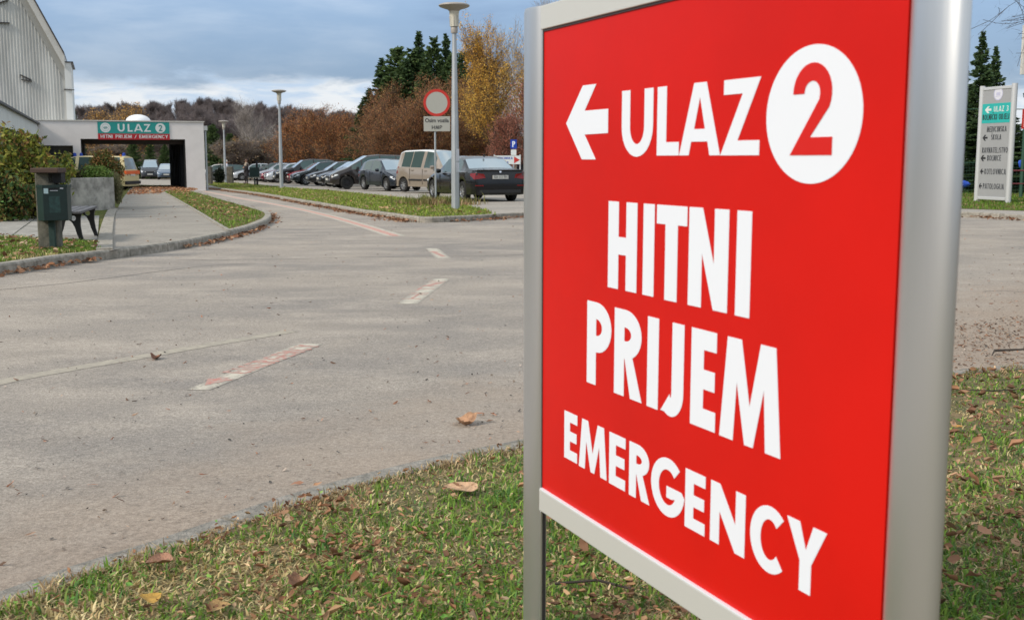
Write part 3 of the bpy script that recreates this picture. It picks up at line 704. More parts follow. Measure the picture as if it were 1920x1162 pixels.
# ------------------------------------------------------------------ street lamps
LAMPGLASS = mat('lamp_glass', (.60,.58,.50), .25); LAMPTOP = mat('lamp_shade_paint', (.33,.30,.27), .5)
def lamp(px, py, top, label, stick=False):
    p = G(px, py); H_ = W(px, top, p.y).z-gz(p.y)
    r = empty('street_lamp', (p.x,p.y,gz(p.y)-.02), 0, label, 'street lamp', 'street lamps along the lane')
    r0 = .105
    MB().tube([(0,0,0),(0,0,H_*.42),(0,0,H_*.80),(0,0,H_*.865)], [r0,.090,.058,.056], 8).build('pole', M['galv'], r, smooth=True)
    MB().lathe([(0,H_*.858),(.085,H_*.858),(.088,H_*.866),(.088,H_*.884),(.072,H_*.888),(0,H_*.888)],16).build('collar', LAMPTOP, r, smooth=True)
    MB().lathe([(.105,H_*.888),(.112,H_*.93),(.125,H_*.962),(.16,H_*.972)],20).build('glass', LAMPGLASS, r, smooth=True)
    sh = MB().lathe([(.125,H_*.962),(.17,H_*.970),(.26,H_*.975),(.36,H_*.982),(.392,H_*.987),(.385,H_*.992),(.30,H_*.998),(.15,H_*1.002),(0,H_*1.003)],28).build('shade', LAMPTOP, r, smooth=True)
    for j in range(8):
        t = j*math.pi/4; MB().box(.110,.116,-.004,.004,H_*.889,H_*.94,Matrix.Rotation(t,4,'Z')).build('rib', LAMPTOP, r)
    if stick:
        for zq, dz in ((1.23,.30),(.95,.24)):
            Mx = Matrix.Rotation(R(-40),4,'Z')
            MB().box(.092,.0945,-.05,.05,zq,zq+dz,Mx).build('poster', M['stick2'], r)
lamp(854,391,5,'nearest street lamp, tall grey pole with flat disc shade beside the round prohibition sign', True)
lamp(528,352.5,168,'middle street lamp, grey pole with disc shade on grass in front of the silver car')
lamp(423,342,226,'farthest street lamp, short-looking grey pole with disc shade beside the person in white')

# ------------------------------------------------------------------ carport portal, hall and low wing
FX = Vector((.94,.342,0)).normalized()          # along the front
FB = Vector((-.342,.94,0)).normalized()         # to the back
pr = G(384,352,.0); pr = Vector((W(384,300,59.0).x, 59.0, 0))
def onfront(px, py=300):
    x, y, z_ = ray(px, py); # intersect with the vertical front plane through pr
    t = (pr.x*FX.y-pr.y*FX.x)/(x*FX.y-y*FX.x); q = Vector((x*t,y*t,EYE+z_*t)); return (q-pr).dot(FX), q.z
CF = frame((pr.x,pr.y,0), FX, -FB)              # x along, y up, z towards the viewer
root = empty('entrance_canopy', (pr.x,pr.y,gz(pr.y)), 0, 'pale rendered drive-through canopy with dark passage and banner over it', 'building')
RM = Matrix.Translation((0,0,-gz(pr.y)))
CR = RM @ Matrix.Translation((-pr.x,-pr.y,0)) @ CF
zb = gz(59)-.4; xl = onfront(66)[0]; zt = onfront(384,229.5)[1]
o1 = onfront(153)[0]; o2 = onfront(348.5)[0]; oz = onfront(250,261)[1]
w1 = onfront(138)[0]; wz = onfront(110,273)[1]; DP = 13.0
MB().box(o2,0,zb,zt,-DP,0,CR).build('side_wall', M['render'], root)
MB().box(xl,o2,oz,zt,-.35,0,CR).build('front_beam', M['render'], root)
MB().box(w1,o1,zb,oz,-DP,0,CR).build('side_wall', M['render'], root)
MB().box(xl,w1,wz,oz,-.3,-.001,CR).build('front_beam', M['render'], root)
MB().box(xl,w1,zb,wz,-.35,-.25,CR).build('dark_door', M['darkglass'], root)
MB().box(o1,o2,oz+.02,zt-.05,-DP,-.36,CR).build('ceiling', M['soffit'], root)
for s in (o1+.02, o2-.02):  # linings and piers near-black: the shade inside the passage put into the colour
    MB().box(s-.02 if s > -5 else s-.02, s+.02, zb, oz+.015, -DP, -.02, CR).build('shade_lining', M['dark'], root)
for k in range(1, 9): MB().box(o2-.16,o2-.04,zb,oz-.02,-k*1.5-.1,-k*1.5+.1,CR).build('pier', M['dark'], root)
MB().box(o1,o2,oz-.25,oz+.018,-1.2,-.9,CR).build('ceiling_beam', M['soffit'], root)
MB().box(xl,.04,zt,zt+.05,-DP,.05,CR).build('roof_edge', M['verge'], root)
ddx = onfront(264)[0]; dz = zt+.05
mb = MB(); Mx = CR @ Matrix.Translation((ddx,dz,-1.4)) @ Matrix.Rotation(R(-90),4,'X')
mb.lathe([(.62*math.cos(R(t)), .36*math.sin(R(t))) for t in range(0,91,10)], 24, Mx); mb.build('roof_dome', M['dome'], root, smooth=True)
MB().tube([CR @ Vector((.10,zb,-.25)), CR @ Vector((.10,zt-.45,-.25))], .05, 8).build('downpipe', M['galv'], root, smooth=True)
MB().box(.02,.20,zt-.42,zt-.18,-.35,-.12,CR).build('rain_hopper', M['whitewall'], root)
# banner
B0 = onfront(186)[0]; B1 = onfront(320)[0]; bz1 = onfront(186,228.5)[1]; bzm = onfront(186,250.5)[1]; bz0 = onfront(186,261)[1]-.02
root = empty('banner', (pr.x,pr.y,0), 0, 'teal and red banner with white lettering hung over the drive-through passage', 'banner')
BR = Matrix.Translation((-pr.x,-pr.y,0)) @ CF
MB().box(B0,B1,bzm,bz1,.01,.03,BR).build('upper_sheet', M['teal'], root)
MB().box(B0,B1,bz0,bzm-.001,.01,.03,BR).build('lower_sheet', M['crimson'], root)
BT = BR @ Matrix.Translation((0,0,.031)); bw = B1-B0; bh = bz1-bzm; bcy = (bz1+bzm)/2
def fx(f): return B0+bw*f
xx = fx(.275); ww_ = fx(.735)-fx(.275)
for c_, f0, f1 in (('U',0,.21),('L',.30,.45),('A',.49,.76),('Z',.79,1)):
    mb = MB(); letters(mb, BT, [(c_, xx+ww_*f0, xx+ww_*f1, bcy-bh*.33, bcy+bh*.33)], .006, bh*.66*.22, bh*.66*.18); mb.build('letter', M['banwhite'], root)
mb = MB(); mb.prism([arc(fx(.872),bcy,bh*.42,bh*.42,0,360,30)[:-1]], BT, .004); dsc = mb.build('disc', M['banwhite'], root)
mb = MB(); letters(mb, BT @ Matrix.Translation((0,0,.005)), [('2',fx(.872)-bh*.16,fx(.872)+bh*.16,bcy-bh*.27,bcy+bh*.27)], .004, bh*.085, bh*.085); mb.build('numeral', M['banteal'], dsc)
mb = MB(); ex = fx(.107)
mb.prism([arc(ex,bcy,bh*.42,bh*.42,0,360,30)[:-1], arc(ex,bcy,bh*.30,bh*.30,0,360,30)[:-1]], BT, .004); em = mb.build('emblem', M['banwhite'], root)
mb = MB(); mb.prism([arc(ex,bcy,bh*.285,bh*.285,0,360,24)[:-1]], BT, .004); mb.build('emblem_disc', M['banwhite'], em)
mb = MB(); mb.box(ex-bh*.18,ex+bh*.18,bcy-bh*.03,bcy+bh*.03,.0045,.006,BT); mb.box(ex-bh*.14,ex+bh*.14,bcy+bh*.06,bcy+bh*.09,.0045,.006,BT); mb.box(ex-bh*.14,ex+bh*.14,bcy-bh*.11,bcy-bh*.08,.0045,.006,BT); mb.build('emblem_print', M['banteal'], em)
mb = MB(); word(mb, BT, 'HITNI PRIJEM / EMERGENCY', fx(.035), fx(.975), bz0+.07, bzm-.06, .006, .17, .15, .12); mb.build('lettering', M['banwhite'], root)

# hall with ribbed siding, gable towards us
HB = pr+FB*3.0
def onhall(px, py):
    x, y, z_ = ray(px, py); t = (HB.x*FX.y-HB.y*FX.x)/(x*FX.y-y*FX.x); q = Vector((x*t,y*t,EYE+z_*t)); return (q-HB).dot(FX), q.z
HF = frame((0,0,0), FX, -FB)
root = empty('sports_hall', (HB.x,HB.y,0), 0, 'tall hall with ribbed grey siding and steep roof verge at left edge', 'building')
hx1 = onhall(136,200)[0]; e0 = onhall(130,140); e1_ = onhall(52,0); sl = (e1_[1]-e0[1])/(e1_[0]-e0[0])
hx0 = hx1-11; zbh = gz(62)-.3
topz = lambda x_: e0[1]+sl*(x_-e0[0])-.05
mb = MB(); mb.prism([[(hx0,zbh),(hx1-.25,zbh),(hx1-.25,topz(hx1-.25)),(hx0,topz(hx0))]], HF @ Matrix.Translation((0,0,-5)), 4.96); mb.build('wall', M['siding'], root)
mb = MB(); x_ = hx0+.05
while x_ < hx1-.45:
    t1, t2 = topz(x_)-.02, topz(x_+.09)-.02; b_ = len(mb.v)
    for xx, zz in ((x_,-.039),(x_+.02,-.012),(x_+.06,-.012),(x_+.08,-.039)):
        for yy in (zbh, topz(xx)-.03): mb.v.append(tuple(HF @ Vector((xx,yy,zz))))
    for j in range(3): mb.f.append((b_+j*2,b_+j*2+2,b_+j*2+3,b_+j*2+1))
    x_ += .150
o = mb.build('siding_rib', M['siding'], root); o['kind'] = 'stuff'
MB().box(hx1-.30,hx1+.02,zbh,onhall(130,118)[1],-5,.06,HF).build('corner_pier', M['whitewall'], root)
MB().box(hx1-.34,hx1+.14,onhall(130,118)[1],onhall(130,118)[1]+.06,-5,.10,HF).build('pier_cap', M['flashing'], root)
def vband(off0, off1, z0, z1, m, name):
    P = [(hx0,topz(hx0)+off0),(hx1-.27,topz(hx1-.27)+off0),(hx1-.27,topz(hx1-.27)+off1),(hx0,topz(hx0)+off1)]
    mb = MB(); mb.prism([P], HF @ Matrix.Translation((0,0,z0)), z1-z0); mb.build(name, m, root)
vband(-.05,.62,-5,.28,M['verge'],'roof_verge'); vband(.622,.78,-5,.33,M['flashing'],'roof_edge')
vband(-.75,-.052,-.03,.05,mat('under_verge_sheet',(.34,.34,.32),.7),'under_verge')
root['label'] = 'tall hall with ribbed grey siding and steep roof verge at left edge'
for (px_, py_, L_, a2) in ((48,145,.55,25),(50,151,.5,8),(4,43,.7,0),(5,4,.6,-20),(130,168.5,.5,3)):
    q = onhall(px_,py_); Mx = HF @ Matrix.Translation((q[0],q[1],.10)) @ Matrix.Rotation(R(-a2),4,'Z')
    MB().box(-L_/2,L_/2,-.02,.02,-.13,.03,Mx).build('wall_bracket', M['flashing'], root)
# low wing running towards us on the left
root = empty('low_wing', (pr.x,pr.y,0), 0, 'low flat-roofed wing with white fascia above dark windows, behind the shrubs at left', 'building')
q0 = Vector((W(66,231,54.5).x,54.5,0)); zf1 = W(66,231,54.5).z; zf0 = W(66,258,54.5).z
LW = frame((q0.x-pr.x,q0.y-pr.y,0), -FB, FX)     # x towards the viewer, y up, z to the right
MB().box(-6,34,zf0,zf1,-8,0,LW).build('fascia', M['whitewall'], root)
MB().box(-6,34,zf1,zf1+.07,-8,.12,LW).build('roof_edge', M['flashing'], root)
MB().box(-6,34,-.9,zf0-.001,-8,-.5,LW).build('wall', M['render'], root)
for k in range(12):
    o = MB().box(-5+k*3.1,-5+k*3.1+2.6,.55,zf0-.25,-.52,-.44,LW).build('window', M['darkglass'], root)
    MB().box(-5+k*3.1+1.26,-5+k*3.1+1.34,.55,zf0-.25,-.45,-.40,LW).build('mullion', M['whitewall'], o)

# ------------------------------------------------------------------ planter with its plants
a = G(134,396); b = G(216.5,392); d = (b-a); d.z = 0; wP = d.length; zt = W(175,332.5,b.y).z
PF = frame((a.x,a.y,0), d, Vector((d.y,-d.x,0)) if Vector((d.y,-d.x,0)).y < 0 else -Vector((d.y,-d.x,0)))
root = empty('concrete_planter', (a.x,a.y,0), 0, 'weathered grey concrete planter wall with plants, between the bench and the canopy', 'planter')
PR_ = Matrix.Translation((-a.x,-a.y,0)) @ PF
zb = gz(a.y)-.1
MB().box(-1.2,wP,zb,zt,-.14,0,PR_).build('front_wall', M['planter'], root, bevel=.015)
MB().box(wP-.14,wP,zb,zt-.01,-7,-.141,PR_).build('side_wall', M['planter'], root, bevel=.015)
MB().box(-1.1,wP-.15,zb,zt-.10,-7,-.15,PR_).build('soil', SOIL, root)

# ------------------------------------------------------------------ litter bin on its post
def litter_bin(p, rz, s, label, det=True):
    r = empty('litter_bin', (p.x,p.y,p.z-.03), rz, label, 'litter bin', 'green litter bins')
    if det:
        MB().box(-.17,.075,-.02,.19,0,.985,None).build('concrete_post', M['postconc'], r, bevel=.02)
        MB().box(-.02,.06,-.065,-.022,0,.40,None).build('green_pole', M['binpole'], r, bevel=.01)
        MB().box(-.165,.17,-.17,.15,.986,1.045,None).build('cap_board', M['brownwood'], r, bevel=.008)
        MB().box(.0,.155,-.02,.14,.86,.985,None).build('hood', M['dark'], r)
    z0, z1 = .40, .835
    P = [(-.13,.0),(-.10,-.17),(.0,-.255),(.24,-.10),(.24,.06),(.05,.12)]
    if not det: P = [(-.2,-.14),(.2,-.14),(.2,.14),(-.2,.14)]
    mb = MB(); mb.prism([P], Matrix.Translation((0,0,z0)), z1-z0); bx = mb.build('bin_box', M['bin'], r, bevel=.008)
    P2 = [(p_[0]*1.04,p_[1]*1.04) for p_ in P]
    mb = MB(); mb.prism([P2,[(p_[0]*.93,p_[1]*.93) for p_ in P]], Matrix.Translation((0,0,z1-.03)), .035); mb.build('rim', M['bin'], bx)
    if det:
        A = Vector((0,-.255,0)); B = Vector((.24,-.10,0)); d = (B-A).normalized(); n = Vector((d.y,-d.x,0))
        Fb = frame((A.x,A.y,0), d, n)
        MB().box(.075,.185,.775,.798,.001,.004,Fb).build('slot', M['dark'], bx)
        MB().box(.085,.178,.765,.775,.001,.012,Fb).build('slot_lip', M['galv'], bx)
        MB().box(.014,.066,.735,.80,.001,.003,Fb).build('sticker', M['sticker'], bx)
        MB().box(.205,.245,.79,.825,.001,.003,Fb).build('sticker', M['stick2'], bx)
        MB().box(.07,.20,.5,.70,.001,.0022,Fb).build('worn_patch', mat('scuffed_enamel',(.02,.06,.055),.5,var=.4,vscale=20), bx)
    else:
        MB().box(-.03,.03,.0,.08,0,.4).build('green_pole', M['binpole'], r); MB().box(.05,.13,.15,.22,0,1.15).build('concrete_post', M['darkcloth'], r)
        MB().box(-.2,.2,-.16,-.142,.37,.395).build('base_rail', M['chrome'], r)
    return r
litter_bin(G(99,468), R(4), 1, 'dark green litter bin on a concrete post with brown cap, beside the bench at left')
# ------------------------------------------------------------------ bench
pN = G(156,454); pF = G(183,441.5); rz = math.atan2(pF.y-pN.y, pF.x-pN.x)-math.pi/2
bench = empty('park_bench', (pN.x,pN.y,gz(pN.y)-.015), rz, 'backless bench with dark slats and black cast-iron legs beside the green bin', 'bench')
def bench_frame(y0):
    # outline in x (width, leftwards negative) and z
    outer = [(.02,0),(-.03,.0),(-.075,.12),(-.10,.22),(-.135,.29),(-.19,.335),(-.27,.345),(-.35,.335),(-.405,.29),(-.44,.22),(-.465,.12),(-.51,0),(-.56,.0),(-.53,.12),(-.515,.24),(-.52,.34),(-.54,.41),(0.0,.41),(-.02,.34),(-.025,.24),(-.01,.12)]
    h1 = arc(-.115,.345,.036,.036,0,360,12)[:-1]; h2 = arc(-.425,.345,.036,.036,0,360,12)[:-1]; h3 = arc(-.27,.380,.016,.012,0,360,8)[:-1]
    Mx = Matrix(((1,0,0,0),(0,0,1,y0),(0,1,0,0),(0,0,0,1)))
    mb = MB(); mb.prism([outer,h1,h2], Mx, .055); mb.build('leg_frame', M['iron'], bench, bevel=.006)
bench_frame(0); bench_frame(1.5)
for i in range(5):
    MB().box(-.545+i*.113,-.545+i*.113+.096,-.18,1.74,.412,.445).build('slat', M['slat'], bench, bevel=.006)

# ------------------------------------------------------------------ trees and plants
def frond(name, mat_, P, Dn, size, cols, aspect=.5, jit=1.0):
    """leaf cards: P (n,3) centres, random orientation; 1 quad each, slightly folded look through random roll"""
    n = len(P); u = rng.normal(size=(n,3))*jit+(Dn if Dn is not None else 0); u /= np.linalg.norm(u,axis=1)[:,None]+1e-9
    v = np.cross(u, rng.normal(size=(n,3))); v /= np.linalg.norm(v,axis=1)[:,None]+1e-9
    s = (size*rng.uniform(.6,1.35,n))[:,None]
    V = np.stack([P-u*s, P+v*s*aspect, P+u*s, P-v*s*aspect],1).reshape(-1,3)
    F = np.arange(4*n).reshape(n,4)
    return npmesh(name, V, F, mat_, np.repeat(cols,4,axis=0))
def palette(n, pal, var=.25):
    pal = np.array(pal, float); c = pal[rng.integers(0,len(pal),n)]; return np.clip(c*rng.uniform(1-var,1+var,(n,1)),0,1)
def skeleton(h, r0, spread, levels, up=.35, droop=0, nb=(5,4,3), lean=(0,0), first=.25, wob=.12, seed=1, leader=True):
    rr = random.Random(seed); segs = []; tips = []
    def grow(p, d, L, r, lev):
        n = 5 if lev == 0 else 4; pts = [p]; q = p.copy(); dd = d.copy()
        for i in range(n):
            dd = (dd+Vector((rr.gauss(0,wob),rr.gauss(0,wob),rr.gauss(0,wob)*.6+(up*.18 if lev else .05)-droop*lev*.12))).normalized()
            q2 = q+dd*L/n; ra = r*(1-.75*i/n); rb = r*(1-.75*(i+1)/n); segs.append((q.copy(),q2.copy(),ra,rb)); q = q2; pts.append(q.copy())
            if lev < levels:
                f = (i+1)/n
                if lev > 0 or f >= first:
                    for _ in range(nb[min(lev,len(nb)-1)] if lev == 0 else rr.randint(1,nb[min(lev,len(nb)-1)])):
                        az = rr.uniform(0,2*math.pi); side = Vector((math.cos(az),math.sin(az),0))
                        if lev: side = (side-dd*side.dot(dd)).normalized()
                        nd = (dd*(.45+up)+side*spread+Vector((0,0,up*.3))).normalized()
                        grow(q.copy(), nd, L*(rr.uniform(.42,.62) if lev == 0 else rr.uniform(.5,.75))*(1-.35*f if lev == 0 else 1), rb*.62, lev+1)
            if lev >= levels-1: tips.append((q.copy(), dd.copy()))
    grow(Vector((0,0,0)), Vector((lean[0],lean[1],1)).normalized(), h*(.92 if leader else .7), r0, 0)
    return segs, tips
def seg_mesh(name, segs, m, n=4, rmin=.006):
    A = np.array([tuple(s[0]) for s in segs]); B = np.array([tuple(s[1]) for s in segs]); ra = np.array([max(s[2],rmin) for s in segs]); rb = np.array([max(s[3],rmin) for s in segs])
    d = B-A; d /= np.linalg.norm(d,axis=1)[:,None]+1e-9
    ref = np.where(np.abs(d[:,2:3])<.9, np.array([[0,0,1.]]), np.array([[1.,0,0]])); u = np.cross(d,ref); u /= np.linalg.norm(u,axis=1)[:,None]; v = np.cross(d,u)
    V = []
    for P, r in ((A,ra),(B,rb)):
        for j in range(n):
            t = 2*math.pi*j/n; V.append(P+(u*math.cos(t)+v*math.sin(t))*r[:,None])
    V = np.stack(V,1); k = len(segs); base = (np.arange(k)*2*n)[:,None]
    F = np.concatenate([base+np.array([[j,(j+1)%n,n+(j+1)%n,n+j]]) for j in range(n)],0)
    me = npmesh(name, V.reshape(-1,3), F, m); me.polygons.foreach_set('use_smooth',[True]*len(me.polygons)); return me
def twigs(tips, per, L, w_, cols, name, m=None, droopy=0):
    P = np.array([tuple(t[0]) for t in tips]); Dd = np.array([tuple(t[1]) for t in tips])
    P = np.repeat(P,per,0); Dd = np.repeat(Dd,per,0); n = len(P)
    d = Dd+rng.normal(size=(n,3))*.55; d[:,2] += .15-droopy; d /= np.linalg.norm(d,axis=1)[:,None]
    s = np.cross(d,rng.normal(size=(n,3))); s /= np.linalg.norm(s,axis=1)[:,None]
    l = (L*rng.uniform(.4,1.2,n))[:,None]; P = P+rng.normal(size=(n,3))*L*.2
    V = np.stack([P-s*w_, P+s*w_, P+d*l],1).reshape(-1,3)
    return npmesh(name, V, np.arange(3*n).reshape(n,3), m or FOL, np.repeat(palette(n,cols,.3),3,0))
TREES = {}
def make_tree(key, label, cat, h, pos, rz=0, group=None, sc=1, name='tree'):
    """first use links the meshes; later uses share them"""
    tr, cr = TREES[key][0], TREES[key][1]; h0 = TREES[key][2]
    s = h/h0
    t = empty(name, pos, rz, label, cat, group); t.scale = (s*sc,s*sc,s)
    linko('trunk', tr, t)
    if cr: linko('crown', cr, t)
    return t
def decid(key, h, r0, spread, levels, pal, nleaf, lsize, bark, seed, tw=0, twcol=None, twL=.5, tww=.012, droop=0, up=.35, nb=(5,4,3), first=.25, cloud=.35, rmin=.01, lean=(0,0), leader=True, wob=.12):
    segs, tips = skeleton(h, r0, spread, levels, up, droop, nb, lean, first, wob, seed, leader)
    zm = max(s[1].z for s in segs); tr = seg_mesh('trunk', segs, bark, 5 if levels < 3 else 4, rmin)
    cr = None
    if nleaf:
        T = np.array([tuple(t[0]) for t in tips]); idx = rng.integers(0,len(T),nleaf)
        # leaves gather in clumps: some tips carry many, some few
        wgt = rng.gamma(.9,1,len(T)); wgt /= wgt.sum(); idx = rng.choice(len(T),nleaf,p=wgt)
        P = T[idx]+rng.normal(size=(nleaf,3))*cloud*np.array([1,1,.8]); tone = rng.uniform(.65,1.3,len(T))[idx][:,None]
        cr = frond('crown', FOL, P, None, lsize, np.clip(palette(nleaf,pal)*tone,0,1), .6)
    if tw:
        me = twigs(tips, tw, twL, tww, twcol, 'crown', droopy=droop)
        if cr is None: cr = me
        else:
            bm = bmesh.new(); bm.from_mesh(cr); bm.from_mesh(me); bm.to_mesh(cr); bm.free()
    TREES[key] = (tr, cr, zm)
def conif(key, h, r, pal, nl, seed, lsize=.16, whorl=.32, droop=.25, fill=1.0, shape=1.0, bare=.04):
    rr = random.Random(seed); segs = [(Vector((0,0,i*h/8)),Vector((0,0,(i+1)*h/8)),.02*h*(1-i/8.2),.02*h*(1-(i+1)/8.2)) for i in range(8)]
    P = []; Dn = []; z = h*bare; lw = 0
    while z < h*.99:
        f = (z/h); rad = r*((1-f)**shape)*rr.uniform(.75,1.12)+.10; n = max(3,int(5+5*(1-f)))
        for j in range(n):
            az = rr.uniform(0,2*math.pi); L = rad*rr.uniform(.65,1.12); tipup = .25*(f-.3)
            d = Vector((math.cos(az),math.sin(az),0)); pts = []
            for k in range(6):
                t = k/5; pts.append(Vector((0,0,z))+d*L*t+Vector((0,0,L*(-droop*t+ .22*t*t + tipup*t))))
            if L > .4:
                for k in range(0,5,2): segs.append((pts[k],pts[min(k+2,5)],.012*h/10*(1.4-t),.006))
            m_ = max(4,int(L*nl))
            for _ in range(m_):
                t = rr.uniform(.10,1)**.8; k = t*5; i0 = min(4,int(k)); q = pts[i0].lerp(pts[i0+1],k-i0)
                wd = L*.22*(1-t*.55)+.05; s = Vector((-d.y,d.x,0))*rr.uniform(-wd,wd)
                P.append(q+s+Vector((0,0,rr.uniform(-.12,.04)-abs(s.length)*.2))); Dn.append(d*1.3+s*2+Vector((0,0,.1)))
        z += whorl*rr.uniform(.7,1.2)*(.55+.6*(1-f))
    P = np.array([tuple(p) for p in P]); Dn = np.array([tuple(p) for p in Dn]); n = len(P)
    tone = (.6+.8*rng.random(n))[:,None]
    cr = frond('crown', FOL, P, Dn, lsize, np.clip(palette(n,pal,.2)*tone,0,1), .42, .55)
    TREES[key] = (seg_mesh('trunk', segs, M['needlebark'], 5), cr, h)
def gpos(px, Y, dz=0): q = W(px,300,Y); return Vector((q.x,Y,terrain(q.x,Y)-.05+dz))
def th(px, top, Y):
    p = gpos(px,Y); return W(px,top,Y).z-p.z

# far wood on the hill: bare crowns
HP = [(.17,.14,.145),(.22,.18,.17),(.13,.115,.125),(.24,.19,.17)]; HT = (.8,1.0,1.2,.9)
for i in range(4):
    decid('hill%d'%i, 10, .16, .50, 3, None, 0, 0, mat('hill_bark',(.17,.15,.145),.95) if i == 0 else bpy.data.materials['hill_bark'], 40+i, tw=5, twcol=[tuple(v*HT[i] for v in c_) for c_ in HP], twL=1.1, tww=.020, nb=(5,3,2), first=.22, rmin=.028, up=.85, wob=.09)
decid('hillgold', 10, .14, .6, 3, [(.62,.36,.10),(.70,.42,.13),(.45,.26,.10)], 3600, .20, bpy.data.materials['hill_bark'], 50, tw=3, twcol=[(.2,.14,.09)], twL=.8, tww=.025, nb=(4,3,2), cloud=.6, rmin=.03)
def prof(px):      # the tree line seen against the sky
    return float(np.interp(px, [60,140,200,260,300,350,380,410,440,500,560,620,700,900,1100], [212,203,199,197,190,184,178,180,187,192,203,215,222,230,240]))
for row, Y in enumerate((292,276,258,240,222,206,192,180)):
    px = 40+row*7
    while px < 760:
        ps = px+random.uniform(-6,6); p = gpos(ps,Y)
        top = prof(ps)+random.uniform(-3,5)+row*5.5
        h = W(ps,top,Y).z-p.z; h = min(14, max(6.5, h)) if row > 0 else max(6.5,h)
        make_tree('hill%d'%random.randrange(4), 'bare grey-brown tree in the dense wood on the far hill', 'tree', h, p, random.uniform(0,6.28), 'bare trees of the wood on the hill', 1.15, 'bare_tree')
        px += random.uniform(14,25)
# golden trees on the hill edge
for px, top, Y in ((180,200,150),(205,214,140),(232,204,146),(262,190,150)):
    make_tree('hillgold', {180:'slim pale golden tree beyond the canopy roof, leftmost of the golden ones',205:'low golden tree just above the canopy roof, second of the golden ones from left',232:'bright golden tree left of the white roof dome',262:'tall golden tree standing above the white roof dome'}[px], 'tree', th(px,top,Y), gpos(px,Y), random.uniform(0,6), 'golden trees behind the canopy', .75, 'golden_tree')

SP = [(.065,.115,.045),(.095,.15,.055),(.05,.09,.042)]; SPW = [(.085,.14,.048),(.11,.165,.052),(.07,.115,.045)]
conif('spruce', 10, 2.6, SP, 62, 3, .115, whorl=.25)
conif('spruce_b', 10, 2.3, SP, 62, 9, .115, whorl=.25, droop=.15)
conif('pine', 10, 2.7, SPW, 58, 5, .13, whorl=.32, droop=-.05, shape=.66)
conif('pine_b', 10, 2.5, SPW, 58, 6, .13, whorl=.33, droop=-.1, shape=.62)
RU = [(.44,.17,.065),(.54,.24,.09),(.34,.13,.06),(.48,.27,.10)]; BRN = [(.36,.17,.08),(.46,.20,.09),(.28,.14,.075),(.40,.25,.10)]
decid('rust', 9, .15, .8, 4, RU, 19000, .075, M['trunk'], 11, nb=(4,2,2,1), first=.2, cloud=.28, rmin=.012)
decid('rust_b', 9, .15, .8, 4, RU, 19000, .075, M['trunk'], 12, nb=(4,2,2,1), first=.2, cloud=.30, rmin=.012)
decid('brown', 9, .15, .75, 4, BRN, 24000, .075, M['trunk'], 13, nb=(4,2,2,1), first=.15, cloud=.32, rmin=.012)
decid('birch_gold', 13, .16, .55, 4, [(.72,.42,.07),(.80,.50,.10),(.62,.33,.07)], 30000, .10, M['trunk'], 21, nb=(5,2,2,1), first=.2, droop=.12, up=.45, cloud=.26, tw=1, twcol=[(.22,.17,.12)], twL=.8, tww=.008)
decid('russet', 9, .14, .6, 4, [(.42,.16,.11),(.50,.20,.13),(.36,.15,.10)], 18000, .09, M['trunk'], 23, nb=(4,2,2,1), first=.12, up=.5, cloud=.28, rmin=.012)
decid('barebirch', 10, .10, .5, 3, None, 0, 0, M['birch'], 31, tw=3, twcol=[(.36,.32,.30),(.28,.24,.22)], twL=.7, tww=.010, nb=(3,2,2), first=.35, rmin=.018, up=.6)
decid('leanbirch', 8, .09, .45, 3, None, 0, 0, M['birch'], 33, tw=3, twcol=[(.40,.36,.33)], twL=.6, tww=.010, nb=(2,2,1), first=.5, rmin=.016, up=.1, lean=(.8,0), wob=.08)
decid('scrub', 6, .08, .9, 3, [(.24,.17,.10),(.19,.16,.09),(.28,.19,.11)], 3500, .11, M['trunk'], 35, tw=5, twcol=[(.24,.19,.16),(.19,.16,.14)], twL=.7, tww=.012, nb=(5,3,2), first=.05, rmin=.014, leader=False, cloud=.4)

mt = make_tree
mt('spruce','dark spruce peeping out behind the right edge of the hall','tree',th(143,188,95),gpos(141,95),0,None,.8,'spruce_tree')
# dark group right of the canopy
for i,(px,top,Y,key,lab) in enumerate(((400,232,108,'pine','broad dark green pine right behind the canopy corner'),(432,250,112,'pine_b','dark pine behind the farthest street lamp'),(250,262,120,'pine','green pine seen through the passage above the ambulance'),(282,266,128,'pine_b','grey-green pine seen in the middle of the passage'),(310,270,140,'pine','small dark pine at the right end of the passage view'))):
    mt(key,lab,'tree',th(px,top,Y),gpos(px,Y),i,None,1.25,'pine_tree')
mt('hillgold','small yellow tree between the far lamp and the bare birch','tree',th(436,255,115),gpos(440,115),1,None,.55,'golden_tree')
mt('barebirch','white-barked bare birch standing tall in front of the hill wood','tree',th(456,180,112),gpos(457,112),.4,None,1.1,'birch_tree')
mt('leanbirch','white birch leaning right, beside the upright bare birch','tree',th(505,232,110),gpos(472,110),.1,None,1.2,'birch_tree')
for i,(px,top,Y) in enumerate(((470,262,104),(500,258,108),(530,262,104),(560,265,103),(590,268,101),(548,240,118),(590,230,122),(350,262,150),(225,270,135),(330,280,150),(270,282,160),(660,262,96),(720,265,92),(900,262,92),(865,258,92))):
    mt('scrub','brown bare thicket shrub in the undergrowth behind the parked cars','shrub',th(px,top,Y),gpos(px,Y),i*1.7,'brown thicket shrubs behind the car park',1.5,'thicket_shrub')
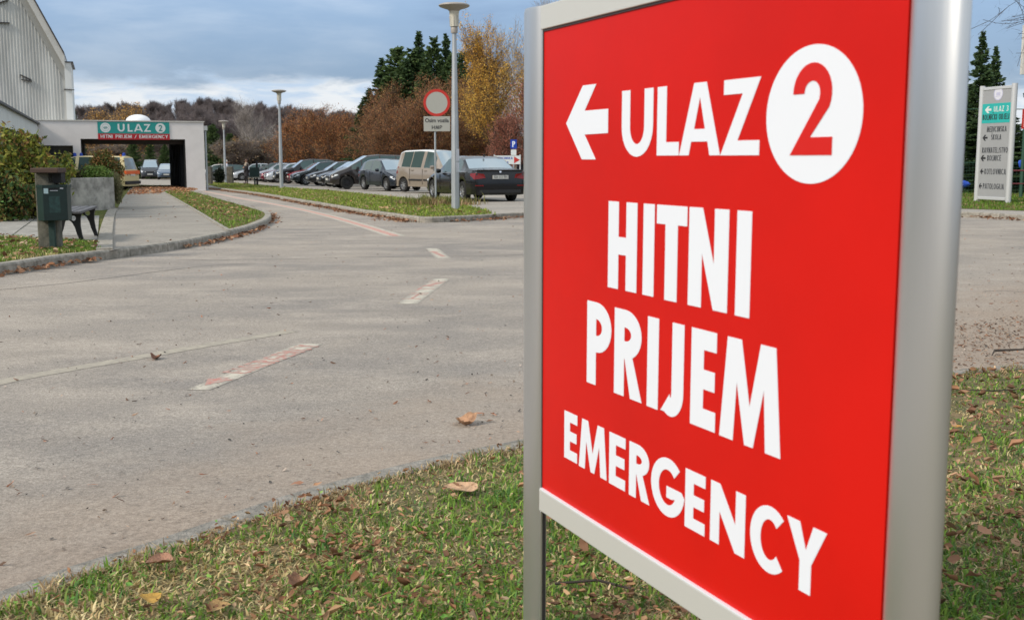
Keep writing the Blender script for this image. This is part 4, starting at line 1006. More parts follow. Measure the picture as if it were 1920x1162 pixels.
for i,(px,top,Y,key,lab,sc) in enumerate((
  (560,205,98,'rust','round rust-brown tree right of the middle street lamp',1.15),(600,190,96,'rust_b','tallest rust-brown tree above the black parked hatchbacks',1.0),
  (640,200,94,'rust','rust-brown tree with dark forked trunk in front of the white building',1.05),(668,210,92,'rust_b','rust-brown tree touching the dark conifers',.8),
  (705,196,84,'brown','brown-leaved tree at the left foot of the conifers',1.15),(740,185,82,'brown','brown-leaved tree above the beige van',1.0),
  (785,170,80,'brown','tall brown-leaved tree behind the round prohibition sign',1.0),(835,150,80,'brown','brown-leaved tree behind the nearest lamp post',.9),(880,160,82,'rust','brown tree between the lamp post and the yellow birch',.7),
  (812,138,86,'brown','tall brown-leaved tree overlapping the pines between sign and lamp',.95),(872,128,87,'brown','tall brown-leaved tree right of the nearest lamp post, before the pines',.8),(728,150,88,'brown','brown-leaved tree climbing into the left conifers',.85),(765,205,79,'rust_b','low rust tree behind the beige van roof',1.1),(720,225,80,'brown','low brown tree behind the dark people carrier',1.0),(850,215,78,'brown','low brown tree just left of the black sedan roof',1.1),(895,225,79,'rust','low brown tree above the rear window of the black sedan',.9))):
    mt(key,lab,'tree',th(px,top,Y),gpos(px,Y),i*1.3,None,sc,'oak_tree')
for i,(px,top,Y,key,lab,sc) in enumerate((
  (694,165,92,'spruce','leftmost dark conifer of the group, sloping down to the rust trees',1.80),(718,108,93,'spruce','dark spruce in the left half of the conifer group',1.47),(748,86,92,'pine_b','dark pine second peak from left in the conifer group',1.16),
  (788,57,95,'spruce_b','tallest narrow spruce at the middle of the conifer group',1.16),(815,68,93,'pine','dark pine just right of the tallest spruce',0.85),(838,62,94,'spruce_b','slim spruce hidden partly by the nearest lamp post',0.93),(872,95,93,'pine_b','rightmost dark pine of the group, beside the lamp post',0.93),(765,110,90,'spruce','dense dark spruce in front of the tallest spruce',1.40),(680,190,91,'spruce_b','small dark spruce at left foot of the conifer group',1.40),(800,120,88,'pine','dense dark pine behind the prohibition sign',1.08),(775,90,91,'pine','dense dark pine filling the middle of the conifer group',1.3),(735,135,90,'pine','broad dark pine low in the left half of the conifer group',1.3),(850,100,92,'pine','broad dark pine in the right half of the conifer group',1.2),(850,120,89,'spruce','dense dark spruce behind the nearest lamp post',1.24))):
    mt(key,lab,'tree',th(px,top,Y),gpos(px,Y),i*1.1,None,sc,'conifer_tree')
mt('birch_gold','tall yellow weeping birch left of the red sign','tree',th(935,12,72),gpos(945,72),2.2,None,.75,'birch_tree')
mt('birch_gold','second yellow birch, half hidden behind the red sign post','tree',th(985,28,76),gpos(990,76),4.1,None,.8,'birch_tree')
mt('birch_gold','low yellow tree under the tall birch, beside the parking sign','tree',th(905,140,80),gpos(915,80),1.0,None,1.0,'birch_tree')
mt('russet','russet-red tree beside the red sign post, above the red car','tree',th(980,110,66),gpos(985,66),.5,None,.9,'russet_tree')
mt('russet','small russet tree with dark forked trunk, behind the black sedan','tree',th(950,190,64),gpos(952,64),2.5,None,.9,'russet_tree')
mt('barebirch','bare grey treetop showing just above the red sign','tree',th(1040,-40,85),gpos(1040,85),2.5,None,1.0,'bare_tree')
# right edge
for i,(px,top,Y,lab,sc) in enumerate(((1830,58,52,'tall dark spruce with pointed top behind the grey directory sign',1.09),(1856,86,54,'second spruce top right of the tallest, behind the grey directory sign',0.94),(1800,120,53,'dark spruce half hidden behind the red sign post at right',1.16),(1885,205,50,'low dark spruce right of the grey directory sign',2.83),(1930,215,52,'low dark spruce at the right edge of the picture',2.83),(1845,190,49,'dense dark spruce bough mass behind the directory sign',2.61),(1770,150,52,'dark spruce hidden behind the red sign, right part',2.17))):
    mt('spruce' if i % 2 else 'spruce_b',lab,'tree',th(px,top,Y),gpos(px,Y),i,None,sc,'spruce_tree')
for i,(px,Y,h_) in enumerate(((2080,48,9),(2230,46,10),(2400,44,9.5),(2600,42,11),(2850,40,10),(3150,36,10.5),(3550,32,9.5),(4200,27,10),(5200,22,9))):  # unseen spruces added outside the frame as something for the metal posts to reflect
    mt('spruce' if i % 2 else 'spruce_b','unseen dark spruce added beyond the right edge for the metal posts to reflect','tree',h_,gpos(px,Y),i*1.3,'added spruces beyond the right edge',1.5,'spruce_tree')
decid('overhang', 9, .16, .9, 4, None, 0, 0, M['trunk'], 61, tw=2, twcol=[(.07,.05,.04)], twL=.35, tww=.004, nb=(4,2,2,1), first=.5, droop=.10, up=.2, rmin=.007)
p = Vector((W(2200,300,17).x,17,gz(17)))
mt('overhang','bare tree whose dark twigs reach in at the top right corner','tree',6.6,p,.6,None,1.0,'bare_tree')

# shrubs at the left and on the planter
def shrub(name, label, pos, rx, ry, h, n, ls, pal, cat='shrub', stems=26, low=0.0, ragged=.25, group=None):
    t = empty(name, pos, 0, label, cat, group); rr = random.Random(int(abs(pos[0]*31+n))); segs = []; P = []
    for i in range(stems):
        az = rr.uniform(0,6.28); rad = math.sqrt(rr.random()); tip = Vector((math.cos(az)*rx*rad, math.sin(az)*ry*rad, h*(1-.45*rad*rad)*rr.uniform(.75,1+ragged)))
        b0 = Vector((tip.x*.25,tip.y*.25,0)); q = b0
        for k in range(4):
            f = (k+1)/4; q2 = b0.lerp(tip,f)+Vector((rr.gauss(0,.05),rr.gauss(0,.05),0)); segs.append((q,q2,.016*(1.2-f),.014*(1.1-f))); q = q2
        for k in range(n//stems):
            f = low+(1-low)*rr.random()**.6; P.append(tuple(b0.lerp(tip,f)+Vector((rr.gauss(0,.11),rr.gauss(0,.11),rr.gauss(0,.09)))*(1.1-.5*f)))
    linko('stems', seg_mesh('stems', segs, M['trunk'], 4, .004), t)
    P = np.array(P); tone = np.clip(.7+.6*rng.random((len(P),1)),0,2)
    linko('foliage', frond('foliage', FOL, P, None, ls, np.clip(palette(len(P),pal,.3)*tone,0,1), .5), t)
    return t
YG = [(.24,.27,.045),(.16,.20,.035),(.32,.30,.06),(.24,.14,.05),(.11,.15,.04)]; DG = [(.08,.16,.045),(.06,.11,.04),(.16,.18,.045),(.18,.11,.04)]; RB = [(.24,.12,.045),(.12,.14,.04),(.08,.12,.03),(.26,.15,.05)]
q = G(20,414); shrub('leafy_shrub','large yellow-green shrub at left edge, behind the litter bin',(q.x-.1,q.y+.9,gz(q.y)),1.0,.8,1.62,8500,.055,YG,ragged=.28)
q = G(95,402); shrub('leafy_shrub','yellow-green shrub with long sprigs between litter bin and planter',(q.x-.32,q.y+.6,gz(q.y)),.75,.8,1.30,6500,.05,YG,ragged=.45)
q = G(-40,414); shrub('leafy_shrub','broad shrub cut off by the left edge of the picture',(q.x-.6,q.y+.6,gz(q.y)),1.2,.9,1.6,5000,.06,YG)
q = G(25,416); shrub('leafy_shrub','low dark green bush at the foot of the large shrub',(q.x-.3,q.y+.25,gz(q.y)),.85,.4,.9,4200,.05,DG,ragged=.1)
q = W(197,332,29.5); tpl = shrub('planter_bush','round red-brown and green conifer bush in the concrete planter',(q.x,q.y,zt-.25),.42,.42,1.0,9000,.035,RB,ragged=.06,stems=60)
q = W(183,332,28.3); shrub('feathery_plant','bright green feathery plant at the rim of the planter',(q.x,q.y,zt-.12),.33,.2,.33,3000,.030,[(.14,.22,.04),(.10,.18,.04),(.18,.25,.06)],'plant',ragged=.3)
q = W(155,332,28.6); shrub('creeping_plant','dull green creeper in the left part of the planter',(q.x,q.y,zt-.15),.42,.2,.33,2400,.030,[(.07,.08,.03),(.10,.09,.035)],'plant')
# trailing plant over the side of the planter
t = empty('trailing_plant',(0,0,0),0,'straggly grey-green plant hanging down the right side of the planter','plant')
n = 5200; c0 = W(221,332,28.6); P = np.zeros((n,3)); f = rng.random(n)**.8
P[:,0] = c0.x+.05+.13*np.sin(f*2.4)+rng.normal(0,.05,n)*(1.1-f*.5); P[:,1] = 28.4+rng.uniform(0,1.8,n); P[:,0] -= .364*(P[:,1]-28.4)+.10; P[:,2] = zt+.08-f*(zt-gz(28.6)-.12)+rng.normal(0,.05,n)
Dd = np.tile(np.array([[.15,0,-1.]]),(n,1)); linko('foliage', frond('foliage',FOL,P,Dd,.045,palette(n,[(.17,.17,.08),(.12,.13,.06),(.22,.18,.10)],.3),.18,.5), t)
q = G(411,343.5); shrub('dwarf_conifer','small black-green dwarf conifer left of the farthest lamp',(q.x,q.y,gz(q.y)-.05),.42,.4,1.25,4500,.05,[(.012,.02,.012),(.02,.03,.015)],stems=40,ragged=.05)
q = G(562,330); tt_ = shrub('orange_hedge','low orange-leaved bush between the rust trees and the parked cars',(W(560,300,97).x,97,gz(97)),3.4,1.0,1.95,6000,.10,[(.38,.13,.035),(.30,.10,.03)],stems=50,ragged=.05)
# two stone bollards
for px, lab, w_ in ((393,'left square stone bollard beside the dark dwarf conifer',.36),(432,'right square stone bollard beside the person in white',.40)):
    q = G(px,345.5 if px < 400 else 344); MB().box(q.x-w_/2,q.x+w_/2,q.y-.2,q.y+.2,gz(q.y)-.1,gz(q.y)+1.18).build('stone_bollard', mat('bollard_stone',(.14,.125,.105),.95,col2=(.07,.065,.055),vscale=5,bump=.5)if px < 400 else bpy.data.materials['bollard_stone'], bevel=.02)
    tag(bpy.data.objects[-1] if False else [o for o in COL.objects if o.name.startswith('stone_bollard')][-1], lab, 'bollard', 'stone bollards')

# ------------------------------------------------------------------ cars
def car(kind, paint, pos, heading, label, L=4.2, Wd=1.75, H=1.45, rimm=None, name='parked_car', wr=.31, glass=None, details=True, plate_text=None, cat='car', group='cars in the hospital car park', sc=1, roofm=None, low=None):
    c = empty(name, pos, heading, label, cat, group); c.scale = (sc,sc,sc)
    h = H
    if kind == 'hatch':
        top = [(0,.50),(.04,.66),(.45,.80),(1.02,.93),(1.75,h*.955),(2.3,h),(L-1.0,h*.975),(L-.42,h*.90),(L-.08,h*.66),(L-.02,.62),(L,.45)]
        belt = [(0,.46),(.08,.62),(.6,.74),(1.05,.88),(L-.8,.97),(L-.05,.90),(L,.45)]; ws = (1.06,1.82); rw = (L-.44,L-.09); sw = [(1.45,2.45),(2.52,3.35)]; ax = (.80, L-.72); 
    elif kind == 'sedan':
        top = [(0,.50),(.05,.66),(.5,.80),(1.35,.95),(2.05,h*.96),(2.6,h),(L-1.75,h*.985),(L-1.35,h*.93),(L-.78,1.05),(L-.35,1.04),(L-.06,1.0),(L-.02,.72),(L,.45)]
        belt = [(0,.46),(.08,.62),(.7,.76),(1.4,.90),(L-.9,.98),(L-.05,.93),(L-.02,.72),(L,.45)]; ws = (1.38,2.12); rw = (L-1.37,L-.80); sw = [(1.85,2.72),(2.80,L-1.25)]; ax = (.87, L-1.05)
    elif kind == 'mpv':
        top = [(0,.50),(.05,.72),(.45,.92),(.85,1.06),(1.95,h*.965),(2.6,h),(L-.8,h*.98),(L-.35,h*.93),(L-.10,1.0),(L-.03,.7),(L,.45)]
        belt = [(0,.46),(.10,.68),(.6,.84),(1.0,1.0),(L-.5,1.06),(L-.05,.98),(L,.45)]; ws = (.92,1.95); rw = (L-.37,L-.12); sw = [(1.10,1.60),(1.66,2.55),(2.62,3.4),(3.46,L-.6)]; ax = (.84, L-.80)
    elif kind == 'suv':
        top = [(0,.60),(.05,.82),(.4,.98),(1.25,1.10),(1.95,h*.96),(2.5,h),(L-.8,h*.985),(L-.40,h*.93),(L-.10,1.1),(L-.03,.8),(L,.55)]
        belt = [(0,.56),(.08,.78),(.7,.95),(1.3,1.05),(L-.5,1.13),(L-.05,1.08),(L,.55)]; ws = (1.28,2.02); rw = (L-.42,L-.12); sw = [(1.75,2.62),(2.70,3.5),(3.56,L-.6)]; ax = (.86, L-.88)
    elif kind == 'van':      # small passenger van, tall and upright
        top = [(0,.50),(.05,.72),(.35,.92),(.80,1.04),(1.55,h*.965),(2.0,h*.99),(2.6,h),(L-.4,h*.985),(L-.08,h*.94),(L-.03,.9),(L,.50)]
        belt = [(0,.46),(.10,.68),(.55,.88),(.95,1.02),(L-.5,1.08),(L-.03,1.06),(L,.50)]; ws = (.86,1.60); rw = (L-.075,L-.035); sw = [(1.30,2.05),(2.25,2.95),(3.0,L-.45)]; ax = (.78, L-.62)
    elif kind == 'bigvan':
        top = [(0,.50),(.05,.78),(.35,.98),(.62,1.06),(1.30,h*.95),(1.7,h*.99),(2.3,h),(L-.4,h*.99),(L-.22,h*.955),(L-.06,1.1),(L-.02,.9),(L,.45)]
        belt = [(0,.46),(.10,.74),(.45,.95),(.75,1.05),(L-.5,1.10),(L-.03,1.08),(L,.45)]; ws = (.70,1.34); rw = (L-.21,L-.07); sw = [(1.05,1.75),(1.95,2.95),(3.05,L-.4)]; ax = (.80, L-.95)
    tx, tz = zip(*top); bx_, bz_ = zip(*belt); zb = .24 if kind not in ('suv',) else .32
    R_ = wr+.065; X = set(np.round(np.linspace(0,L,34),3))|set(tx)|set(bx_)|set(ws)|set(rw)
    for s_ in sw: X |= set(s_)
    for a0 in ax: X |= {round(a0+R_*math.cos(t),3) for t in np.linspace(0,math.pi,13)}
    X = sorted(x_ for x_ in X if 0 <= x_ <= L); X2 = [X[0]]
    for x_ in X[1:]:
        if x_-X2[-1] > .006: X2.append(x_)
    X = X2; S = []
    wst = lambda x_: Wd/2*float(np.interp(x_, [0,.06,.3,.8,L-.8,L-.25,L-.04,L],[.74,.84,.95,1,1,.965,.90,.84]))
    for x_ in X:
        zt_ = float(np.interp(x_,tx,tz)); zl = min(float(np.interp(x_,bx_,bz_)), zt_-.02); b0 = zb
        for a0 in ax:
            if abs(x_-a0) <= R_+1e-6: b0 = max(b0, wr+math.sqrt(max(0,R_**2-(x_-a0)**2))) if abs(x_-a0) < R_-1e-4 else b0
        if x_ < .12: b0 = max(b0,.30-.0*x_)
        w_ = wst(x_); g = max(0,zt_-zl-.05); wt = w_*.93-min(.22, g*.32)-( .02)
        S.append([(0,b0),(w_*.80,b0),(w_*.975,b0+.01),(w_*(1.0),b0+.48*(zl-b0)),(w_*.985,zl-.05*(zl-b0)-.02),(w_*.935,zl),(wt,zt_-min(.05,g*.25)-.004),(wt*.90,zt_-.002),(wt*.5,zt_+.012),(0,zt_+.018)])
    G_ = {}
    def addf(key, q):
        G_.setdefault(key, MB()).poly(q)
    def inr(m_, r_): return r_[0]-.003 <= m_ <= r_[1]+.003
    for i in range(len(X)-1):
        xm = (X[i]+X[i+1])/2
        for sg in (1,-1):
            for j in range(9):
                q = [(X[i],sg*S[i][j][0],S[i][j][1]),(X[i+1],sg*S[i+1][j][0],S[i+1][j][1]),(X[i+1],sg*S[i+1][j+1][0],S[i+1][j+1][1]),(X[i],sg*S[i][j+1][0],S[i][j+1][1])]
                key = 'body'
                if j == 5:
                    for k_, s_ in enumerate(sw):
                        if inr(xm,s_): key = ('side_window',sg,k_)
                if j in (7,8):
                    if inr(xm,ws): key = 'windscreen'
                    elif inr(xm,rw): key = 'rear_window'
                if low and j in (1,2) and key == 'body': key = 'body'
                if roofm and j >= 6 and ws[1] < xm < rw[0] and key == 'body': key = 'roof'
                addf(key, q)
    for e, sgx in ((0,-1),(len(X)-1,1)):
        ring = [(X[e],S[e][j][0],S[e][j][1]) for j in range(10)]+[(X[e],-S[e][j][0],S[e][j][1]) for j in range(8,0,-1)]
        addf('body', ring if sgx > 0 else ring[::-1])
    def weld(mb, name, m_, par, sm=True):
        me = mb.mesh(name, m_); bm = bmesh.new(); bm.from_mesh(me); bmesh.ops.remove_doubles(bm, verts=bm.verts, dist=.0008); bmesh.ops.dissolve_degenerate(bm, dist=.0005, edges=bm.edges)
        bmesh.ops.recalc_face_normals(bm, faces=bm.faces); bm.to_mesh(me); bm.free()
        if sm: me.polygons.foreach_set('use_smooth',[True]*len(me.polygons)); me.set_sharp_from_angle(angle=R(42))
        return linko(name, me, par)
    gm = glass or M['cglass']; bodyo = None
    for key, mb in G_.items():
        if key == 'body': bodyo = weld(mb,'body',paint,c)
        elif key == 'roof': weld(mb,'roof',roofm,c)
        elif key == 'windscreen': weld(mb,'windscreen',M['cglassb'],c,True)
        elif key == 'rear_window': weld(mb,'rear_window',M['cglassb'],c,True)
        else: weld(mb,'side_window',gm,c)
    # dark liner keeps wheel wells and cabin opaque
    MB().box(.25,L-.25,-Wd*.36,Wd*.36,zb+.02,.60).build('underbody', M['plast'], c)
    rm_ = rimm or M['rim']
    if 'tyre' not in CARM:
        tm = MB(); tm.lathe([(.62,-.95),(.90,-1.0),(.98,-.8),(1,-.3),(1,.3),(.98,.8),(.90,1.0),(.62,.95)],22,Matrix.Rotation(R(90),4,'X')); CARM['tyre'] = tm.mesh('tyre',M['rubber'],True,True)
    rk = 'rim'+rm_.name
    if rk not in CARM:
        mr = MB(); Rx = Matrix.Rotation(R(90),4,'X')
        mr.lathe([(.63,.55),(.66,.80),(.60,.82),(.56,.45)],20,Rx); mr.lathe([(.0,.74),(.13,.74),(.16,.60)],10,Rx)
        for s2 in (-1,):
            mr.lathe([(.63,-.55),(.66,-.80),(.60,-.82),(.56,-.45)],20,Rx)
        mr.lathe([(.0,-.74),(.13,-.74),(.16,-.60)],10,Rx)
        for j in range(7):
            t = j*2*math.pi/7; Mx = Rx @ Matrix.Rotation(t,4,'Z')
            mr.box(.12,.60,-.065,.065,.58,.70,Mx); mr.box(.12,.60,-.065,.065,-.70,-.58,Mx)
        CARM[rk] = mr.mesh('rim',rm_,False,True)
        md = MB(); md.lathe([(0,.40),(.62,.40),(.62,-.40),(0,-.40)],18,Rx); CARM['disc'] = md.mesh('brake_disc',M['plast'],False,True)
    for a0 in ax:
        for sg in (1,-1):
            wh = empty('wheel',(a0,sg*(Wd/2-.125),wr)); wh.parent = c; wh.scale = (wr,.105,wr)
            linko('tyre',CARM['tyre'],wh); linko('rim',CARM[rk],wh); linko('hub_disc',CARM['disc'],wh)
    # lamps
    hz = float(np.interp(.25,bx_,bz_))-.05
    for sg in (1,-1):
        mb = MB(); w0 = wst(.12); w3 = wst(.42)
        mb.v = [(.025,sg*w0*.50,hz-.14),(.075,sg*w0*.99,hz-.09),(.36,sg*(w3+.006),hz+.02),(.36,sg*(w3*.985),hz+.075),(.10,sg*w0*.85,hz+.045),(.02,sg*w0*.52,hz-.02)]
        mb.v += [(x_+.14,y_*.93,z_-.01) for x_,y_,z_ in mb.v[:6]]
        mb.f = [(0,1,4,5),(1,2,3,4)]+[(i,(i+1)%6,6+(i+1)%6,6+i) for i in range(6)]
        mb.build('headlight',M['lens'],c,fixn=True)
        tzr = float(np.interp(L-.1,bx_,bz_))-.10; mb = MB()
        wl_ = wst(L-.05); wl3 = wst(L-.38)
        if kind in ('mpv','suv','van','bigvan','hatch'):
            vv = [(L-.004,sg*wl_*.66,tzr-.16),(L-.05,sg*wl_*1.0,tzr-.18),(L-.22,sg*(wst(L-.22)+.006),tzr-.15),(L-.24,sg*(wst(L-.24)*.97),tzr+.12),(L-.10,sg*wl_*.93,tzr+.12),(L-.008,sg*wl_*.70,tzr+.06)]
        else:
            vv = [(L+.008,sg*wl_*.60,tzr-.06),(L-.03,sg*wl_*1.035,tzr-.11),(L-.30,sg*(wl3+.008),tzr+.02),(L-.30,sg*(wl3*.985),tzr+.08),(L-.06,sg*wl_*.97,tzr+.09),(L+.004,sg*wl_*.66,tzr+.06)]
        mb.v = vv+[(x_-.14,y_*.92,z_) for x_,y_,z_ in vv]; mb.f = [(0,1,4,5),(1,2,3,4)]+[(i,(i+1)%6,6+(i+1)%6,6+i) for i in range(6)]
        tl = mb.build('tail_light',M['tail'],c,fixn=True)
        # mirror
        mx = ws[0]+.45; mz = float(np.interp(mx,bx_,bz_))+.05
        mb = MB(); mb.lathe([(0,-.09),(.07,-.08),(.10,0),(.09,.07),(0,.09)],10,Matrix.Translation((mx,sg*(Wd/2+.07),mz)) @ Matrix.Rotation(R(90),4,'X') @ Matrix.Diagonal((.7,.8,1,1)))
        mb.build('mirror',paint if kind != 'mpv' else M['plast'],c,smooth=True)
        # door seams and handles
        for xs_ in (sw[0][0]-.10, sw[0][1]+.03, min(sw[1][1]+.02, ax[1]-R_+.15)):
            zt2 = float(np.interp(xs_,bx_,bz_))-.06; yw = wst(xs_)
            MB().box(xs_-.006,xs_+.006,min(sg*(yw*.955),sg*(yw+.003)),max(sg*(yw*.955),sg*(yw+.003)),zb+.12,zt2).build('door_seam',M['plast'],c)
        for xs_ in (sw[0][1]-.18, sw[1][1]-.16):
            zt2 = float(np.interp(xs_,bx_,bz_))-.12; yw = wst(xs_)
            MB().box(xs_-.09,xs_+.09,sg*yw-.012 if sg > 0 else sg*yw-.022,sg*yw+.022 if sg > 0 else sg*yw+.012,zt2-.013,zt2+.013).build('door_handle',paint,c)
        if kind in ('van','mpv'):
            for x0_,x1_ in ((ax[0]+R_+.08,sw[0][1]-.05),(sw[0][1]+.08,ax[1]-R_-.08)):
                yw = wst(x0_+.2); MB().box(x0_,x1_,min(sg*(yw-.02),sg*(yw+.016)),max(sg*(yw-.02),sg*(yw+.016)),.50,.57).build('rubbing_strip',M['plast'],c)
    # front and rear furniture
    MB().box(-.012,.03,-Wd*.22,Wd*.22,hz-.13,hz-.03).build('grille',M['plast'],c)
    MB().box(-.02,.05,-Wd*.30,Wd*.30,.33,.42).build('air_intake',M['plast'],c)
    pz = .42 if kind not in ('sedan',) else .74
    if kind in ('van','bigvan','mpv'): pz = .80
    if kind == 'hatch': pz = .55
    po = MB().box(L-.01,L+.022,-.26,.26,pz,pz+.115).build('number_plate',M['plate'],c)
    MB().box(-.035,.0,-.26,.26,.44,.55).build('number_plate',M['plate'],c)
    if kind in ('van','bigvan'): MB().box(L-.06,L+.06,-Wd*.46,Wd*.46,.34,.52).build('rear_bumper',M['plast'],c,bevel=.02)
    return c
CARM = {}
def cpos(px, py, heading, lx, ly, sc=1):
    """place a car so that its point (lx, ly) stands on the ground seen at px,py"""
    g = G(px,py); h_ = heading; off = Vector((math.cos(h_)*lx-math.sin(h_)*ly, math.sin(h_)*lx+math.cos(h_)*ly, 0))*sc
    q = g-off; q.z = gz(q.y); return q
P_black = carpaint('black_paint',(.008,.008,.009),.1); P_navy = carpaint('blue_black_paint',(.022,.028,.042)); P_brown = carpaint('dark_taupe_paint',(.040,.034,.033))
P_beige = carpaint('beige_metallic_paint',(.33,.28,.235)); P_silver = carpaint('silver_paint',(.46,.48,.52),.5); P_red = carpaint('red_paint',(.38,.012,.02)); P_maroon = carpaint('maroon_paint',(.14,.015,.03))
P_white = carpaint('white_paint',(.66,.67,.68),0); P_blue = carpaint('steel_blue_paint',(.10,.14,.20)); P_dgrey = carpaint('dark_grey_paint',(.045,.05,.06)); P_cream = carpaint('cream_paint',(.60,.50,.27),0); P_dgreen = carpaint('dark_green_black_paint',(.014,.02,.022))
# note: cars are modelled nose at x=0 and tail at x=L, so the heading given is that of the tail
def hd(deg_front): return R(deg_front+180)
hb = hd(113)
bmw = car('sedan', P_black, cpos(958,375.5,hb,4.85-1.05,.80), hb, 'black sedan seen from behind, beside the nearest lamp post', 4.85, 1.85, 1.45, name='black_sedan', wr=.33)
Fb = frame((4.875,0,0),(0,1,0),(1,0,0))
Fb = Matrix(((0,0,1,4.8735),(1,0,0,0),(0,1,0,.7975),(0,0,0,1)))
font('KA 111 FH', .12, Fb, M['ink'], 'plate_lettering', bmw, .001, .80)
MB().lathe([(0,0),(.038,0),(.038,.012),(0,.014)],16,Matrix.Translation((4.835,0,.965)) @ Matrix.Rotation(R(80),4,'Y')).build('badge',M['chrome'],bmw,smooth=True)
for s_ in (-.70,.70): MB().box(4.815,4.862,s_-.13,s_+.13,.52,.55).build('reflector',M['tail'],bmw)
MB().box(4.55,4.86,-.78,.78,.985,1.03).build('boot_lip',P_black,bmw,bevel=.015)
MB().box(3.42,3.52,-.012,.012,1.42,1.50).build('aerial',M['plast'],bmw)
MB().box(4.70,4.858,-.70,.70,.30,.40).build('bumper_insert',M['plast'],bmw,bevel=.01)
hv = hd(-48)
car('van', P_beige, cpos(757,361,hv,4.1-.62,.80), hv, 'beige small van with white roof and side windows, left of the lamp post', 4.1, 1.72, 1.80, name='beige_van', wr=.30, roofm=P_white, cat='van')
hh_ = hd(-58)
car('hatch', P_navy, cpos(724,358.5,hh_,.80,.82), hh_, 'dark blue-grey hatchback facing the viewer, just left of the beige van', 4.0, 1.72, 1.46, name='parked_car')
h2 = hd(200)
def row(kind, paint, px, py, label, L, Wd, H, ax0, rimm=None, wr=.31, sc=1): return car(kind, paint, cpos(px,py,h2,ax0,-Wd/2+.05), h2, label, L, Wd, H, rimm, wr=wr, sc=sc)
row('mpv', P_brown, 651,354.8,'dark taupe people carrier with dark wheels, behind the blue-grey hatchback',4.6,1.83,1.72,.84,M['dkrim'],.33)
row('hatch', P_black, 629,351.5,'black hatchback just left of the taupe people carrier',4.3,1.77,1.46,.80)
row('hatch', P_black, 606,349.2,'second black hatchback left of the taupe people carrier, silver wheel showing',4.2,1.75,1.46,.80)
row('hatch', P_dgreen, 574,347.4,'dark green-black hatchback in front of the red car',4.1,1.73,1.48,.80)
row('hatch', P_red, 566,345.0,'red car showing its nose and roof between dark cars',4.0,1.70,1.44,.80)
row('suv', P_black, 541,344.6,'black off-road car with silver alloy wheel right of the middle street lamp',4.55,1.85,1.68,.86,None,.36)
row('hatch', P_silver, 521,343.0,'silver-nosed car hidden partly behind the middle street lamp',4.1,1.73,1.46,.80)
row('sedan', P_maroon, 512,342.2,'maroon car with its nose just left of the middle street lamp',4.3,1.72,1.42,.87)
row('hatch', P_silver, 498,341.6,'silver hatchback left of the middle street lamp',4.2,1.75,1.45,.80)
row('mpv', P_dgrey, 487,340.0,'dark grey estate with pale roof behind the silver hatchback',4.6,1.78,1.55,.84)
row('hatch', P_silver, 454,338.8,'silver car behind the person by the far bin',4.1,1.72,1.5,.80)
row('hatch', P_black, 441,338.0,'black car right of the stone bollard, in the far end of the row',4.1,1.72,1.42,.80)
row('hatch', P_dgrey, 402,338.5,'dark car between the two stone bollards',4.1,1.72,1.45,.80)
row('hatch', P_white, 382,338.0,'white-roofed car just right of the canopy wall',4.1,1.72,1.45,.80)
row('mpv', P_blue, 430,334.0,'blue-grey car in the second row behind the person in white',4.4,1.75,1.6,.84)
row('suv', P_black, 470,334.0,'dark car with roof rails in the second row behind the dark grey estate',4.6,1.8,1.75,.86,None,.34)
car('hatch', P_maroon, cpos(981,350,hd(180),.80,-.8), hd(180), 'dark red hatchback between the black sedan and the red sign', 4.0,1.7,1.45)
hp = hd(-75)
car('bigvan', P_dgrey, cpos(298,336,hp,.80,-.8), hp, 'dark van facing us beyond the passage', 4.8,1.85,1.95, cat='van')
car('hatch', P_blue, cpos(319,337,hp,.80,-.3), hp, 'pale blue-grey car facing us at the right side of the passage view', 4.2,1.75,1.5)
car('sedan', P_white, cpos(281,329.0,hd(190),2.0,0), hd(190), 'small far white car in the middle of the passage view', 4.2,1.75,1.4)
car('hatch', P_dgrey, cpos(257,331.5,hd(-90),1.0,0), hd(-90), 'dark car just right of the ambulance, seen through the passage', 4.2,1.75,1.5)
# ambulance
ha = hd(172)
amb = car('bigvan', P_cream, cpos(207,357.0,ha,4.75-.95,-.80,.86), ha, 'cream ambulance van with orange stripe and blue lamps in front of the passage', 4.75, 1.82, 1.90, name='ambulance', cat='ambulance', group=None, sc=.86)
OR = mat('orange_stripe',(.75,.13,.03),.35)
for sg in (1,-1):
    MB().box(.62,4.45,min(sg*.90,sg*.925),max(sg*.90,sg*.925),.88,1.08).build('stripe',OR,amb)
MB().box(4.64,4.775,-.82,.82,.90,1.09).build('stripe',OR,amb)
for x_,y_ in ((.0+1.55,.35),(1.55,-.35),(4.0,.55)):
    MB().lathe([(.0,1.86),(.09,1.86),(.09,1.98),(.075,2.06),(0,2.08)],14,Matrix.Translation((x_,y_,0))).build('blue_lamp',M['blue'],amb,smooth=True)
MB().lathe([(.0,1.86),(.05,1.86),(.05,1.97),(0,1.99)],12,Matrix.Translation((4.35,-.5,0))).build('amber_lamp',M['amber'],amb,smooth=True)

